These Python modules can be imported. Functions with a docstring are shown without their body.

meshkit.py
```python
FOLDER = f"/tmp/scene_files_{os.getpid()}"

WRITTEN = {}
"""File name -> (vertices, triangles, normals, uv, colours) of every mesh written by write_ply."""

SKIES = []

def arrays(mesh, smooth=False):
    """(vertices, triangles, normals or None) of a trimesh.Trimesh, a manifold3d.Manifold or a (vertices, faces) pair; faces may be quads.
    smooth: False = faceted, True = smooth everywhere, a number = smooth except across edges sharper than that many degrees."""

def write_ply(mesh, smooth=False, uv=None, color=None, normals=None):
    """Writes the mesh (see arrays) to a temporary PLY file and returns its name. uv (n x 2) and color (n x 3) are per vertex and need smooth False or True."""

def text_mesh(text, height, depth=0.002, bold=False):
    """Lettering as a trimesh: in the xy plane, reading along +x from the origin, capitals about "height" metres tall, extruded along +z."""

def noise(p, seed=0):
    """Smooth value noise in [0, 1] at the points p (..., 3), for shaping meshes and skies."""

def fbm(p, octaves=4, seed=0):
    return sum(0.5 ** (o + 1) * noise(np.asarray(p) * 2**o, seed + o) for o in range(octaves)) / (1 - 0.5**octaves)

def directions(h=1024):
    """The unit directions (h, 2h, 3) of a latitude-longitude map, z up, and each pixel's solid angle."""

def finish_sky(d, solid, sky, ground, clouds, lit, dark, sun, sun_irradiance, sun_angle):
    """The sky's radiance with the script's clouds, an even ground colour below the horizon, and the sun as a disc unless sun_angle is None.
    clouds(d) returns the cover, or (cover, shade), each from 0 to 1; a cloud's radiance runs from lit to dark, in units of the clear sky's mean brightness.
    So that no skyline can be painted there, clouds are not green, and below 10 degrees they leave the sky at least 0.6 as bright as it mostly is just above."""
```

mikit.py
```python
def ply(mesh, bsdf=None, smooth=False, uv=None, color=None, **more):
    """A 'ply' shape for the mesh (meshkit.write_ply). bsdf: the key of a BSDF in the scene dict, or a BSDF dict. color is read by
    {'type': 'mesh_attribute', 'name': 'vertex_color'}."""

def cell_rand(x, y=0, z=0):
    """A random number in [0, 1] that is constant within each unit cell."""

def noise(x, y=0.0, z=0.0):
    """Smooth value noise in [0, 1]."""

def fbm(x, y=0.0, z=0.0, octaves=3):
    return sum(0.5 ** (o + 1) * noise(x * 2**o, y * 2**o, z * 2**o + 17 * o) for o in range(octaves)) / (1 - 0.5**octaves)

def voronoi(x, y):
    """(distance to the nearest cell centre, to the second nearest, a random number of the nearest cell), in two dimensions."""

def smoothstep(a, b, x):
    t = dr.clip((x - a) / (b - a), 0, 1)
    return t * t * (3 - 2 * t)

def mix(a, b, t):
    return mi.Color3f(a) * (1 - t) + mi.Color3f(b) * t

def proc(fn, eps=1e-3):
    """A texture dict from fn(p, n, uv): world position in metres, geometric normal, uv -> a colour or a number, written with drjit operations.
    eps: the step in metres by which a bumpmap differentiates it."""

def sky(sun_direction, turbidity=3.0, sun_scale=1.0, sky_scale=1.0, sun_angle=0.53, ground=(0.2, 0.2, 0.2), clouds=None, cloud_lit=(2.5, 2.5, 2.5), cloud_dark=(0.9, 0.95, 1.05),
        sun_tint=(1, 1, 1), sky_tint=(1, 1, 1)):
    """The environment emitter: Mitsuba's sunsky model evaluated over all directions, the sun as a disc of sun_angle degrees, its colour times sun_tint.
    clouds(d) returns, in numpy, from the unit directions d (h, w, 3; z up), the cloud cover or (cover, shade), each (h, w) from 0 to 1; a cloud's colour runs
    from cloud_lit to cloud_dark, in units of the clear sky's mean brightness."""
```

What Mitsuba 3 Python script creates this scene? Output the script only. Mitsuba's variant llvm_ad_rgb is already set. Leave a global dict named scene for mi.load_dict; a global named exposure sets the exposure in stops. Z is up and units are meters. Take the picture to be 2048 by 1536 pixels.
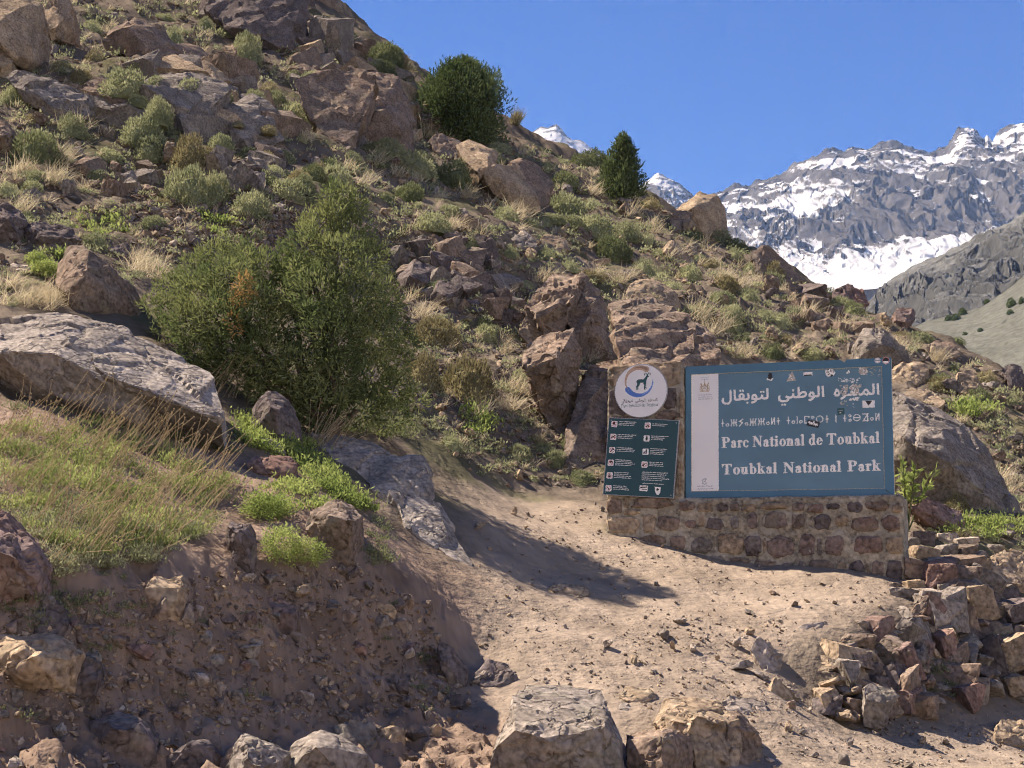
import math, random
import numpy as np, trimesh, manifold3d, shapely
import mitsuba as mi, drjit as dr
import mikit, meshkit
from mikit import proc, noise as dnoise, smoothstep as dss, mix as dmix
from meshkit import noise as nnoise
from scipy.interpolate import RBFInterpolator
from scipy.ndimage import map_coordinates
from scipy.spatial import cKDTree
T = mi.ScalarTransform4f
_RM = np.array([[.36, .48, -.8], [-.8, .6, 0], [.48, .64, .6]])


def nfbm(p, octaves=4, seed=0):
    """Layered noise, every layer turned against the one before, so that no grid shows."""
    p = np.asarray(p, float) @ _RM.T; out = 0
    for o in range(octaves):
        out = out + .5 ** (o + 1) * nnoise(p, seed + o); p = (p * 2.03) @ _RM.T
    return out / (1 - .5 ** octaves)


def dfbm(x, y=0., z=0., octaves=3):
    out = 0
    for o in range(octaves):
        x, y, z = .36 * x + .48 * y - .8 * z, -.8 * x + .6 * y, .48 * x + .64 * y + .6 * z
        out = out + .5 ** (o + 1) * dnoise(x, y, z + 17 * o); x, y, z = x * 2.03, y * 2.03, z * 2.03
    return out / (1 - .5 ** octaves)


scene, labels = {}, {}

# ------------------------------------------------------------------ camera, sky, exposure
EYE = np.array([0.0, 0.0, 1.6]); FPX = 2989.0
PITCH, ROLL = math.radians(9.7), math.radians(1.1)
_f = np.array([0, math.cos(PITCH), math.sin(PITCH)]); _u0 = np.array([0, -math.sin(PITCH), math.cos(PITCH)]); _r0 = np.array([1.0, 0, 0])
CAM_R = math.cos(ROLL) * _r0 + math.sin(ROLL) * _u0
CAM_U = math.cos(ROLL) * _u0 - math.sin(ROLL) * _r0
scene['camera'] = {'type': 'perspective', 'fov': 2 * math.degrees(math.atan(1024 / FPX)), 'fov_axis': 'x', 'near_clip': 0.1, 'far_clip': 20000.0,
                   'to_world': T().look_at(origin=EYE.tolist(), target=(EYE + _f).tolist(), up=CAM_U.tolist())}
_az, _el = math.atan2(0.43, -0.90), math.radians(50)
SUN = np.array([math.cos(_az) * math.cos(_el), math.sin(_az) * math.cos(_el), math.sin(_el)])
scene['sky'] = mikit.sky(SUN.tolist(), turbidity=3.0, sun_scale=0.92, sun_tint=(.95, .99, 1.10), sky_tint=(.055, .15, .32))
exposure = 3.55


def ray(px, py):
    """Unit-Y direction of the sight line through a photograph pixel: where the surveyed points below lie."""
    d = _f + CAM_R * ((px - 1024) / FPX) + CAM_U * ((768 - py) / FPX)
    return d / d[1]


def at(px, py, Y):
    return EYE + ray(px, py) * Y


# ------------------------------------------------------------------ the ground as one height field
CTRL = [(-9, -2, 0), (0, 0, 0), (9, -2, -.2), (0, -10, -.5), (-12, -12, 0), (12, -12, -1), (-3, 5, .15), (3, 5, .1), (0, 8, .2), (9, 6, -.2)]
SURVEY = [
    # foot of the picture
    (-400, 1536, 8.6), (100, 1536, 9.3), (500, 1536, 10.1), (900, 1536, 11), (1300, 1536, 11.2), (1700, 1536, 11.9), (2048, 1536, 12.5), (2500, 1536, 13),
    # lower track, right
    (1660, 1442, 13.45), (1760, 1438, 13.9), (1870, 1422, 14.5), (1985, 1404, 15.2), (2060, 1390, 15.7), (2200, 1372, 16.5), (2400, 1390, 17), (2800, 1360, 19),
    (1650, 1290, 14.1), (1720, 1255, 14.6), (1800, 1215, 15.15), (1880, 1180, 15.8), (1960, 1172, 16.3), (2050, 1180, 16.7), (2200, 1190, 17.2),
    # path mound
    (1100, 1400, 12.1), (1300, 1400, 12.4), (1550, 1400, 12.9), (1050, 1290, 13.3), (1200, 1290, 13.6), (1400, 1290, 13.9), (1560, 1290, 14.1), (1500, 1210, 15.2), (1300, 1190, 15.4),
    (1700, 1220, 15.2), (1100, 1150, 15.7), (1150, 1100, 16.5), (1810, 1172, 16.1), (1500, 1130, 16.75), (1212, 1064, 17.35), (1060, 1040, 17.7), (1180, 1000, 18.5), (1020, 1000, 18.9),
    # bank along the path
    (985, 1340, 12.9), (970, 1160, 14.7), (900, 1060, 15.6), (830, 970, 16.4), (700, 890, 17.1),
    # shaded cut bank
    (500, 1150, 11.6), (500, 1180, 11.45), (500, 1400, 11.08), (500, 1450, 10.85), (250, 1175, 10.75), (250, 1200, 10.6), (250, 1420, 10.24), (250, 1480, 9.95), (50, 1180, 10.2), (50, 1205, 10.1), (50, 1440, 9.72), (50, 1500, 9.45),
    (740, 1105, 12.75), (740, 1140, 12.6), (740, 1350, 12.2), (740, 1420, 11.75), (850, 1150, 13.25), (850, 1180, 13.1), (850, 1350, 12.65), (850, 1430, 12.0), (640, 1120, 12.3), (640, 1155, 12.12), (640, 1370, 11.75), (640, 1440, 11.35),
    (930, 1190, 14.0), (930, 1215, 13.85), (930, 1340, 13.2), (-300, 1190, 9.65), (-300, 1215, 9.55), (-300, 1450, 9.15), (380, 1165, 11.15), (380, 1190, 11.0), (380, 1410, 10.65), (380, 1465, 10.4),
    # terrace above it
    (250, 1020, 12.0), (250, 880, 13.4), (50, 1020, 11.3), (50, 880, 12.8), (450, 1020, 12.8), (600, 960, 14.4), (550, 880, 15.6), (-300, 1000, 10.8), (-300, 850, 12.5),
    (120, 760, 15), (400, 780, 16.2), (200, 640, 17.2), (0, 620, 16.7), (550, 800, 17.2), (700, 840, 17.7), (-300, 600, 15.5),
    # hillside, foot to skyline
    (800, 850, 18.6), (900, 880, 19.2), (1000, 930, 19.6), (1100, 960, 19.8), (1210, 970, 20),
    (0, 300, 25), (0, 0, 42), (300, 300, 27.5), (300, 0, 52), (600, 600, 21.8), (600, 400, 27), (600, 200, 37), (-300, 300, 22), (-300, 0, 34), (-300, -400, 60), (150, -400, 85), (400, -250, 75),
    (1010, 575, 28.2), (1010, 400, 39), (800, 550, 27), (820, 330, 38), (1300, 960, 20.2), (1300, 700, 27), (1300, 540, 35), (1600, 1050, 19.6), (1600, 800, 26), (1600, 680, 31.5),
    (650, 275, 41.5), (790, 285, 43.5), (650, 120, 45.5), (760, 125, 47), (820, 185, 47), (300, 285, 28.2), (450, 288, 30), (300, 150, 31), (450, 160, 33.5), (880, 640, 25.0), (980, 640, 25.8), (880, 500, 27.4), (980, 500, 28.4),
    (1850, 1070, 18.2), (1850, 850, 24), (1850, 740, 29), (1930, 990, 19.6), (2040, 1090, 18.2), (2040, 900, 24.5), (2300, 1200, 18.4), (2300, 1010, 23.5), (2700, 1300, 19),
]
SKYLINE = [(300, -300, 80), (612, -30, 58), (612, 40, 54), (740, 105, 49.5), (830, 165, 49), (1020, 268, 56), (1190, 325, 54), (1300, 402, 52), (1400, 452, 50), (1490, 490, 47), (1600, 565, 43), (1700, 625, 40), (1850, 665, 37), (1950, 715, 34.5), (2048, 770, 32.5),
           (2300, 920, 30), (2700, 1150, 27)]
pts = [np.array(c, float) for c in CTRL] + [at(*s) for s in SURVEY]
for s in SKYLINE:
    p = at(*s); v = ray(s[0], s[1])[2]
    pts += [p, p + [4, 14, 14 * v * 0.25], p + [16, 45, -6]]
pts += [np.array(c, float) for c in [(-150, 20, 95), (-150, 150, 190), (-60, 160, 110), (-60, -60, 8), (60, -60, -9), (100, 40, -25), (120, 130, -28), (30, 170, 10), (60, 90, -6), (-100, -20, 40)]]
pts = np.array(pts)
_rbf = RBFInterpolator(pts[:, :2], pts[:, 2], kernel='linear', smoothing=0.01)


def grid_eval(x, y):
    return _rbf(np.stack([x.ravel(), y.ravel()], 1)).reshape(x.shape)


# two tables: near (fine) and far (coarse), looked up bilinearly and blended
def _table(x0, x1, y0, y1, step):
    xs, ys = np.arange(x0, x1 + step, step), np.arange(y0, y1 + step, step)
    X, Y = np.meshgrid(xs, ys, indexing='ij')
    return x0, y0, step, grid_eval(X, Y)


from scipy.ndimage import gaussian_filter
_near = list(_table(-16, 16, -2, 32, 0.09)); _near[3] = gaussian_filter(_near[3], 1.0)
_far = list(_table(-170, 170, -70, 190, 1.0)); _far[3] = gaussian_filter(_far[3], 0.7)


def _look(tb, x, y):
    return map_coordinates(tb[3], [(x - tb[0]) / tb[2], (y - tb[1]) / tb[2]], order=1, mode='nearest')


def sstep(a, b, x):
    t = np.clip((x - a) / (b - a), 0, 1)
    return t * t * (3 - 2 * t)


PATH_POLY = shapely.Polygon([at(*p)[:2] for p in [(960, 1360, 12.6), (965, 1180, 14.5), (935, 1080, 15.7), (930, 1020, 17.2), (985, 985, 18.9), (1120, 985, 18.9), (1215, 1000, 18.4), (1215, 1064, 17.4), (1500, 1130, 16.8), (1810, 1172, 16.2), (1790, 1200, 15.5), (1650, 1265, 14.4), (1560, 1300, 13.9),
                                                  (1660, 1440, 12.9), (1850, 1430, 14), (2100, 1405, 15.5), (2600, 1380, 17.5), (2600, 1600, 11), (1300, 1560, 10.8), (1000, 1420, 11.9)]])


def path_mask(x, y):
    p = shapely.points(np.ravel(x), np.ravel(y))
    d = shapely.distance(p, PATH_POLY) - shapely.distance(p, PATH_POLY.exterior) * shapely.contains(PATH_POLY, p)
    return np.reshape(d, np.shape(x))            # signed distance in metres, negative on the path


def base_height(x, y):
    x, y = np.asarray(x, float), np.asarray(y, float)
    w = np.minimum.reduce([sstep(-16, -14, x), sstep(16, 14, x), sstep(-2, 0, y), sstep(32, 28, y)])
    return w * _look(_near, x, y) + (1 - w) * _look(_far, x, y)


_crng = np.random.default_rng(3)
CLODS = cKDTree(_crng.uniform([-4.5, 8.5, .3], [1.2, 15.2, 2.9], (5200, 3))); CLOD_H = _crng.uniform(-1, 1, 5200)


def height(x, y, sd=None):
    x, y = np.asarray(x, float), np.asarray(y, float)
    z = base_height(x, y)
    r = np.hypot(x, y)
    if sd is None:
        sd = np.full(x.shape, 5.0); k = (r > 9) & (r < 21) & (x > -4) & (x < 12)
        if k.any(): sd[k] = path_mask(x[k], y[k])
    off = sstep(-0.2, 0.9, sd)
    p2 = np.stack([x, y, z], -1)
    far = sstep(14, 30, r)
    hill = (nfbm(p2 / 3.1, 4, 3) - .5) * (0.35 + 0.75 * far) + (nfbm(p2 / 0.6, 3, 9) - .5) * (0.14 + 0.12 * far)
    ridg = 1 - np.abs(nfbm(p2 / 5.0, 3, 21) * 2 - 1)
    hill = hill + far * (ridg - .75) * 0.9
    near = sstep(5, 9, r)
    bank = off * sstep(15, 13.5, r) * sstep(8.6, 9.6, r)
    bank = bank * (.25 + .75 * sstep(2.25, 1.85, z)) * sstep(-4.3, -3.5, x)
    clod = nfbm(p2 / 0.30, 3, 33)
    soft = (nfbm(p2 / 0.9, 3, 31) - .5) * 0.13 + (nfbm(p2 / 0.17, 3, 37) - .5) * 0.05 + bank * ((1 - np.abs(clod * 2 - 1)) - .75) * .30
    nb = (bank > 0) & (x > -4.5) & (x < 1.2)
    if nb.any():
        dd, ii = CLODS.query(p2[nb] + (nfbm(p2[nb] / .3, 2, 35)[:, None] - .5) * .12)
        soft[nb] = soft[nb] + bank[nb] * CLOD_H[ii] * .04
    hill = hill + far * (np.floor(nfbm(p2 / 1.7, 3, 41) * 6) / 6 - .45) * .55
    return z + near * (off * hill + soft)


def ground_hit(px, py, y0=8.0, y1=75.0):
    """Where the sight line through a pixel of the photograph meets the ground."""
    d = ray(px, py); Y = np.linspace(y0, y1, 1400)
    P = EYE + d[None] * Y[:, None]
    g = P[:, 2] - height(P[:, 0], P[:, 1])
    k = np.nonzero(g < 0)[0]
    if not len(k): return ground_hit(px, py + 6, y0, y1)
    a, b = (Y[k[0] - 1] if k[0] else Y[0]), Y[k[0]]
    for _ in range(12):
        m = (a + b) / 2; q = EYE + d * m
        if q[2] - float(height(q[None, 0], q[None, 1])[0]) < 0: b = m
        else: a = m
    return EYE + d * b


def ground_sheet():
    th = np.concatenate([np.linspace(-180, -42, 40, endpoint=False), np.linspace(-42, -24, 60, endpoint=False), np.linspace(-24, 24, 560, endpoint=False), np.linspace(24, 42, 60, endpoint=False), np.linspace(42, 180, 41)])
    th = np.radians(th)
    r = np.concatenate([np.linspace(0.2, 8, 24, endpoint=False), np.geomspace(8, 70, 540, endpoint=False), np.geomspace(70, 165, 60)])
    R, TH = np.meshgrid(r, th, indexing='ij')
    x, y = R * np.sin(TH), R * np.cos(TH)
    sd = np.full(x.shape, 5.0); k = (R > 8) & (R < 24) & (np.abs(TH) < 1.2)
    sd[k] = path_mask(x[k], y[k])
    z = height(x, y, sd)
    v = np.stack([x, y, z], -1).reshape(-1, 3)
    n, m = x.shape
    i, j = np.meshgrid(np.arange(n - 1), np.arange(m - 1), indexing='ij')
    a = i * m + j
    f = np.stack([a, a + 1, a + m + 1, a + m], -1).reshape(-1, 4)
    f = f[:, ::-1]
    # soil colours
    p = v
    big, mid, fine = nfbm(p / 2.3, 3, 51), nfbm(p / 0.35, 3, 52), nfbm(p / 0.06, 2, 53)
    hill = np.array([.086, .070, .057]) * (1 - big[:, None]) * 1.3 + np.array([.125, .105, .083]) * big[:, None]
    hill = hill * (0.35 + 1.3 * mid[:, None]) * (.75 + .5 * fine[:, None])
    rr = np.hypot(p[:, 0], p[:, 1])
    earth = np.array([.185, .138, .108]) * (.45 + 1.1 * mid[:, None]) * (.75 + .5 * fine[:, None])
    wb = (sstep(15.5, 14, rr) * sstep(.1, -.1, p[:, 0] - .4))[:, None]; hill = hill * (1 - wb) + earth * wb
    track = sstep(9.2, 8.2, rr)[:, None]; hill = hill * (1 - track) + np.array([.36, .29, .225]) * track  # unseen sandy ground round the viewer, kept pale to bounce light
    worn = nfbm(p / .8, 4, 58)[:, None]
    sand = (np.array([.245, .20, .162]) * worn + np.array([.195, .16, .128]) * (1 - worn)) * (0.62 + .76 * mid[:, None]) * (0.82 + .36 * fine[:, None])
    t = sstep(0.35, -0.25, sd.ravel() + (mid - .5) * 0.9)[:, None]
    green = np.array([.07, .085, .03])
    gm = (sstep(.52, .68, nfbm(p / 1.4, 3, 57)) * 0.4 * sstep(13, 18, rr))[:, None]
    hill = hill * (1 - gm) + green * gm
    c = hill * (1 - t) + sand * t
    return (v, f), c, sd.ravel()


scene['ground_bump_tex'] = {'type': 'bumpmap', 'scale': 1.0, 'arbitrary': proc(lambda p, n, uv: 0.034 * dfbm(p.x * 14, p.y * 14, p.z * 14, 4), eps=4e-3),
                            'bsdf': {'type': 'twosided', 'bsdf': {'type': 'diffuse', 'reflectance': {'type': 'mesh_attribute', 'name': 'vertex_color'}}}}
(gv, gf), gc, gsd = ground_sheet()
gt = np.vstack([gf[:, [0, 1, 2]], gf[:, [0, 2, 3]]])
onp = (gsd[gt].mean(1) < 0.05)
for key, sel in (('hillside', ~onp), ('dirt_path', onp)):
    ids, inv = np.unique(gt[sel], return_inverse=True)
    scene[key] = mikit.ply((gv[ids], inv.reshape(-1, 3)), 'ground_bump_tex', smooth=True, color=gc[ids])
    labels[key] = {'kind': 'structure'}


# ------------------------------------------------------------------ materials (each defined once)
def bsdf_rock(key, a, b, lichen=(.30, .29, .22), lich=.16, rough=.9):
    a, b, lichen = map(np.array, (a, b, lichen))

    def col(p, n, uv):
        m = dfbm(p.x * 1.9 + 3, p.y * 1.9, p.z * 1.9, 3)
        f = dfbm(p.x * 31, p.y * 31 + 5, p.z * 31, 3)
        e = dfbm(p.x * 5.3, p.y * 5.3 + 7, p.z * 5.3, 4)
        crack = dss(.0, .022, dr.abs(e - .5))
        l = dss(.60, .68, dfbm(p.x * 7 + 40, p.y * 7, p.z * 7, 3)) * lich
        c = dmix(a.tolist(), b.tolist(), dss(.3, .7, m)) * dr.maximum(.3, 1 + 1.5 * (f - .5)) * (.72 + .28 * crack) * (.86 + .28 * dss(.35, .65, e))
        return c * (1 - l) + mi.Color3f(lichen.tolist()) * l

    scene[key] = {'type': 'bumpmap', 'scale': 1.0, 'arbitrary': proc(lambda p, n, uv: .016 * dfbm(p.x * 17, p.y * 17, p.z * 17, 3) + .012 * dr.minimum(dr.abs(dfbm(p.x * 5.3, p.y * 5.3 + 7, p.z * 5.3, 4) - .5), .03) / .03, eps=5e-3),
                  'bsdf': {'type': 'twosided', 'bsdf': {'type': 'diffuse', 'reflectance': proc(col)}}}


bsdf_rock('rock_tan', (.29, .225, .16), (.225, .175, .13))
bsdf_rock('rock_brown', (.19, .143, .113), (.155, .125, .105))
bsdf_rock('rock_red', (.185, .122, .103), (.145, .112, .105), lich=.1)
bsdf_rock('rock_dark', (.10, .085, .083), (.13, .108, .103), lich=.15)
bsdf_rock('rock_grey', (.195, .170, .150), (.158, .140, .128))
bsdf_rock('rock_pale', (.30, .255, .215), (.24, .205, .18), lich=.12)
bsdf_rock('rock_masonry', (.19, .135, .113), (.155, .122, .11), lich=.2)
bsdf_rock('rock_lilac', (.245, .218, .195), (.195, .174, .16), lich=.08)
ROCKS = ['rock_tan', 'rock_brown', 'rock_red', 'rock_dark', 'rock_grey', 'rock_pale']
bsdf_rock('mortar', (.30, .265, .21), (.25, .22, .175), lichen=(.38, .355, .305), lich=.5)


def bsdf_plain(key, c, rough=.5, var=.12, freq=9.0, kind='principled', spec=.3):
    c = np.array(c)

    def col(p, n, uv):
        return mi.Color3f(c.tolist()) * ((1 - var) + 2 * var * dfbm(p.x * freq, p.y * freq, p.z * freq, 3))
    scene[key] = {'type': 'twosided', 'bsdf': {'type': 'principled', 'base_color': proc(col), 'roughness': rough, 'specular': spec}}


def bsdf_leaf(key, a, b, trans=.6, freq=3.0):
    a, b = np.array(a), np.array(b)

    def col(p, n, uv):
        return dmix(a.tolist(), b.tolist(), dss(.25, .75, dfbm(p.x * freq, p.y * freq, p.z * freq, 2)))
    scene[key] = {'type': 'principledthin', 'base_color': proc(col), 'roughness': .7, 'diff_trans': trans, 'spec_trans': 0.0, 'eta': 1.3}


bsdf_leaf('leaf_shrub', (.20, .22, .125), (.34, .35, .205), .7, 2.0)
bsdf_leaf('leaf_juniper', (.095, .13, .052), (.215, .24, .10), .6, 2.5)
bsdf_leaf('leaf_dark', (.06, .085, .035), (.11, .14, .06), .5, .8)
bsdf_leaf('leaf_fresh', (.17, .225, .065), (.30, .35, .12), .8, 4.0)
bsdf_leaf('straw', (.42, .36, .245), (.56, .495, .36), .7, 3.0)
bsdf_leaf('leaf_rust', (.30, .185, .075), (.36, .25, .11), .6, 4.0)
bsdf_plain('bark', (.13, .10, .08), .9, .4, 12)
bsdf_plain('sign_blue', (.113, .212, .288), .38, .17, 2.6)
bsdf_plain('sign_frame', (.075, .175, .26), .42, .12, 3.0)
bsdf_plain('sign_edge', (.42, .36, .26), .6, .2, 8)
bsdf_plain('print_white', (.82, .80, .78), .5, .05, 6)
bsdf_plain('strip_white', (.80, .79, .78), .45, .04, 2)
bsdf_plain('print_grey', (.33, .33, .36), .5, .1, 6)
bsdf_plain('print_black', (.025, .027, .03), .5, .1, 6)
bsdf_plain('print_tan', (.42, .33, .22), .5, .1, 6)
bsdf_plain('board_teal', (.026, .075, .092), .35, .08, 3)
bsdf_plain('print_red', (.45, .06, .06), .5, .1, 6)
bsdf_plain('logo_teal', (.03, .09, .10), .5, .1, 6)
bsdf_plain('logo_blue', (.10, .20, .55), .45, .1, 6)
bsdf_plain('logo_lightblue', (.30, .42, .72), .45, .1, 6)
bsdf_plain('logo_sand', (.52, .37, .26), .45, .1, 6)
bsdf_plain('logo_brown', (.30, .20, .14), .45, .1, 6)
bsdf_plain('sticker_worn', (.46, .43, .38), .8, .5, 40)


# ------------------------------------------------------------------ entries
COUNT = {}


def numbered(name):
    COUNT[name] = COUNT.get(name, -1) + 1
    return name if COUNT[name] == 0 else f'{name}_{COUNT[name]:03d}'


def put(name, shape, label=None, cat=None, group=None, kind=None, parent=None, **more):
    key = numbered(parent + '__' + name if parent else name)
    scene[key] = {**shape, **more}
    d = {k: v for k, v in (('label', label), ('category', cat), ('group', group), ('kind', kind)) if v}
    if d: labels[key] = d
    return key


def thing(name, label, cat, group=None):
    key = numbered(name)
    labels[key] = {'label': label, 'category': cat}
    if group: labels[key]['group'] = group
    return key


def tm(v, f): return trimesh.Trimesh(v, f, process=False)


def mani(m):
    return manifold3d.Manifold(manifold3d.Mesh(vert_properties=np.asarray(m.vertices, np.float32), tri_verts=np.asarray(m.faces, np.uint32)))


def from_mani(m):
    q = m.to_mesh()
    return trimesh.Trimesh(q.vert_properties[:, :3], q.tri_verts, process=True)


def soften(m, n=2):
    if n: trimesh.smoothing.filter_taubin(m, lamb=.5, nu=.52, iterations=n)
    return m


def roughen(m, amp, freq, seed, strata=None, octaves=4):
    """Weathered rock: the surface pushed along its normals by noise, with bedding steps if strata = (direction, period, depth)."""
    n, v = np.array(m.vertex_normals), np.array(m.vertices)
    rng = np.random.default_rng(seed + 77); d = 0
    lo, hi = v.min(0), v.max(0); size = (hi - lo).max()
    w = v + (nfbm(v * freq * 1.5, 3, seed + 4)[:, None] - .5) * .22 * size
    for cells, a in ((45, .55), (380, .26)):              # broken faces: every cell of the rock a small plane of its own
        c = rng.uniform(lo, hi, (cells, 3)); dist, i = cKDTree(c).query(w, k=2)
        tilt = rng.normal(0, 1, (cells, 3)); off = rng.uniform(-1, .6, cells)
        step = size / cells ** (1 / 3)
        d = d + a * amp * (off[i[:, 0]] + .9 * ((v - c[i[:, 0]]) * tilt[i[:, 0]]).sum(1) / step)
        d = d - a * amp * 1.3 * np.clip(1 - (dist[:, 1] - dist[:, 0]) / (.07 * step), 0, 1) * (off[i[:, 0]] > .1)
    d = d + (nfbm(v * freq * 4, octaves, seed) - .5) * amp * .7
    if strata:
        k, per, dep = np.asarray(strata[0], float), strata[1], strata[2]
        k /= np.linalg.norm(k)
        s = v @ k / per + (nfbm(v * freq * .6, 3, seed + 7) - .5) * 1.2
        d += ((s % 1) ** 3) * -dep * (.3 + nfbm(v * freq * .8 + 5, 2, seed + 3))
    return tm(v + n * d[:, None], m.faces)


def hull_rock(points, edge, amp, freq, seed, soft=2, strata=None):
    parts = [manifold3d.Manifold.hull_points(np.asarray(p, float).tolist()) for p in points]
    rng = np.random.default_rng(seed + 5)
    for i, q in enumerate(parts):                   # knock facets off the corners
        V = np.asarray(points[i], float); c = V.mean(0); size = np.ptp(V, axis=0).min()
        for _ in range(16):
            n = rng.normal(size=3); n /= np.linalg.norm(n)
            h = ((V - c) @ n).max() - rng.uniform(.015, .11) * size
            q = q.trim_by_plane((-n).tolist(), -(h + float(c @ n)))
        parts[i] = q
    m = parts[0] if len(parts) == 1 else manifold3d.Manifold.batch_boolean(parts, manifold3d.OpType.Add)
    m = from_mani(m.refine_to_length(edge))
    return roughen(soften(m, soft), amp, freq, seed, strata)


# library of loose rocks of unit size: (mesh, smoothing) in two finenesses
def lib_rock(seed, edge, npts=13, flat=.7, amp=.05):
    rng = np.random.default_rng(seed)
    p = rng.normal(size=(npts, 3)); p /= np.linalg.norm(p, axis=1)[:, None]
    p *= np.array([.5, .42, .5 * flat]) * rng.uniform(.8, 1.15, (npts, 1))
    return hull_rock([p], edge, amp, 2.6, seed, 1, ((rng.normal(), rng.normal(), 2), .22, .03))


ROCK_FINE = [lib_rock(100 + i, .085, 11 + i % 6, (.55, .75, .95)[i % 3]) for i in range(14)]
ROCK_MID = [lib_rock(200 + i, .17, 10 + i % 6, (.5, .75, .95)[i % 3]) for i in range(14)]


def lib_pebble(seed, flat):
    rng = np.random.default_rng(seed); p = rng.normal(size=(9, 3)); p /= np.linalg.norm(p, axis=1)[:, None]
    return trimesh.Trimesh(p * [.5, .42, .5 * flat] * rng.uniform(.8, 1.15, (9, 1))).convex_hull


ROCK_LOW = [lib_pebble(300 + i, (.45, .7, .9)[i % 3]) for i in range(16)]
_plies = {}


def rock_ply(kind, i, bsdf):
    lib = {'fine': ROCK_FINE, 'mid': ROCK_MID}[kind]
    i %= len(lib)
    if (kind, i) not in _plies:
        _plies[kind, i] = mikit.ply(lib[i], smooth=28)
    return {**_plies[kind, i], 'bsdf': {'type': 'ref', 'id': bsdf}}


def rock_at(p, w, h, d, rz, tilt, sink=.25):
    return T().translate([p[0], p[1], p[2] + h * (.5 - sink)]).rotate([0, 0, 1], math.degrees(rz)).rotate([0.6, .8, 0], math.degrees(tilt)).scale([w, d, h / .8])


# ------------------------------------------------------------------ the masonry sign
WA = math.radians(20.0)
WO = at(1810, 1172, 16.2)
E1, EN = np.array([math.cos(WA), -math.sin(WA), 0]), np.array([-math.sin(WA), -math.cos(WA), 0])
WM = np.eye(4); WM[:3, 0], WM[:3, 1], WM[:3, 2], WM[:3, 3] = E1, [0, 0, 1], EN, WO
WALL = T(WM)                                        # x along the wall, y up, z towards the viewer


def st(px, py, off=0.0):
    d = ray(px, py); k = np.dot(WO + EN * off - EYE, EN) / np.dot(d, EN); P = EYE + d * k
    return float(np.dot(P - WO, E1)), float(P[2] - WO[2])


def wput(parent, name, mesh, bsdf, smooth=False, **kw):
    return put(name, mikit.ply(mesh, bsdf, smooth=smooth), parent=parent, to_world=WALL, **kw)


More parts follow.
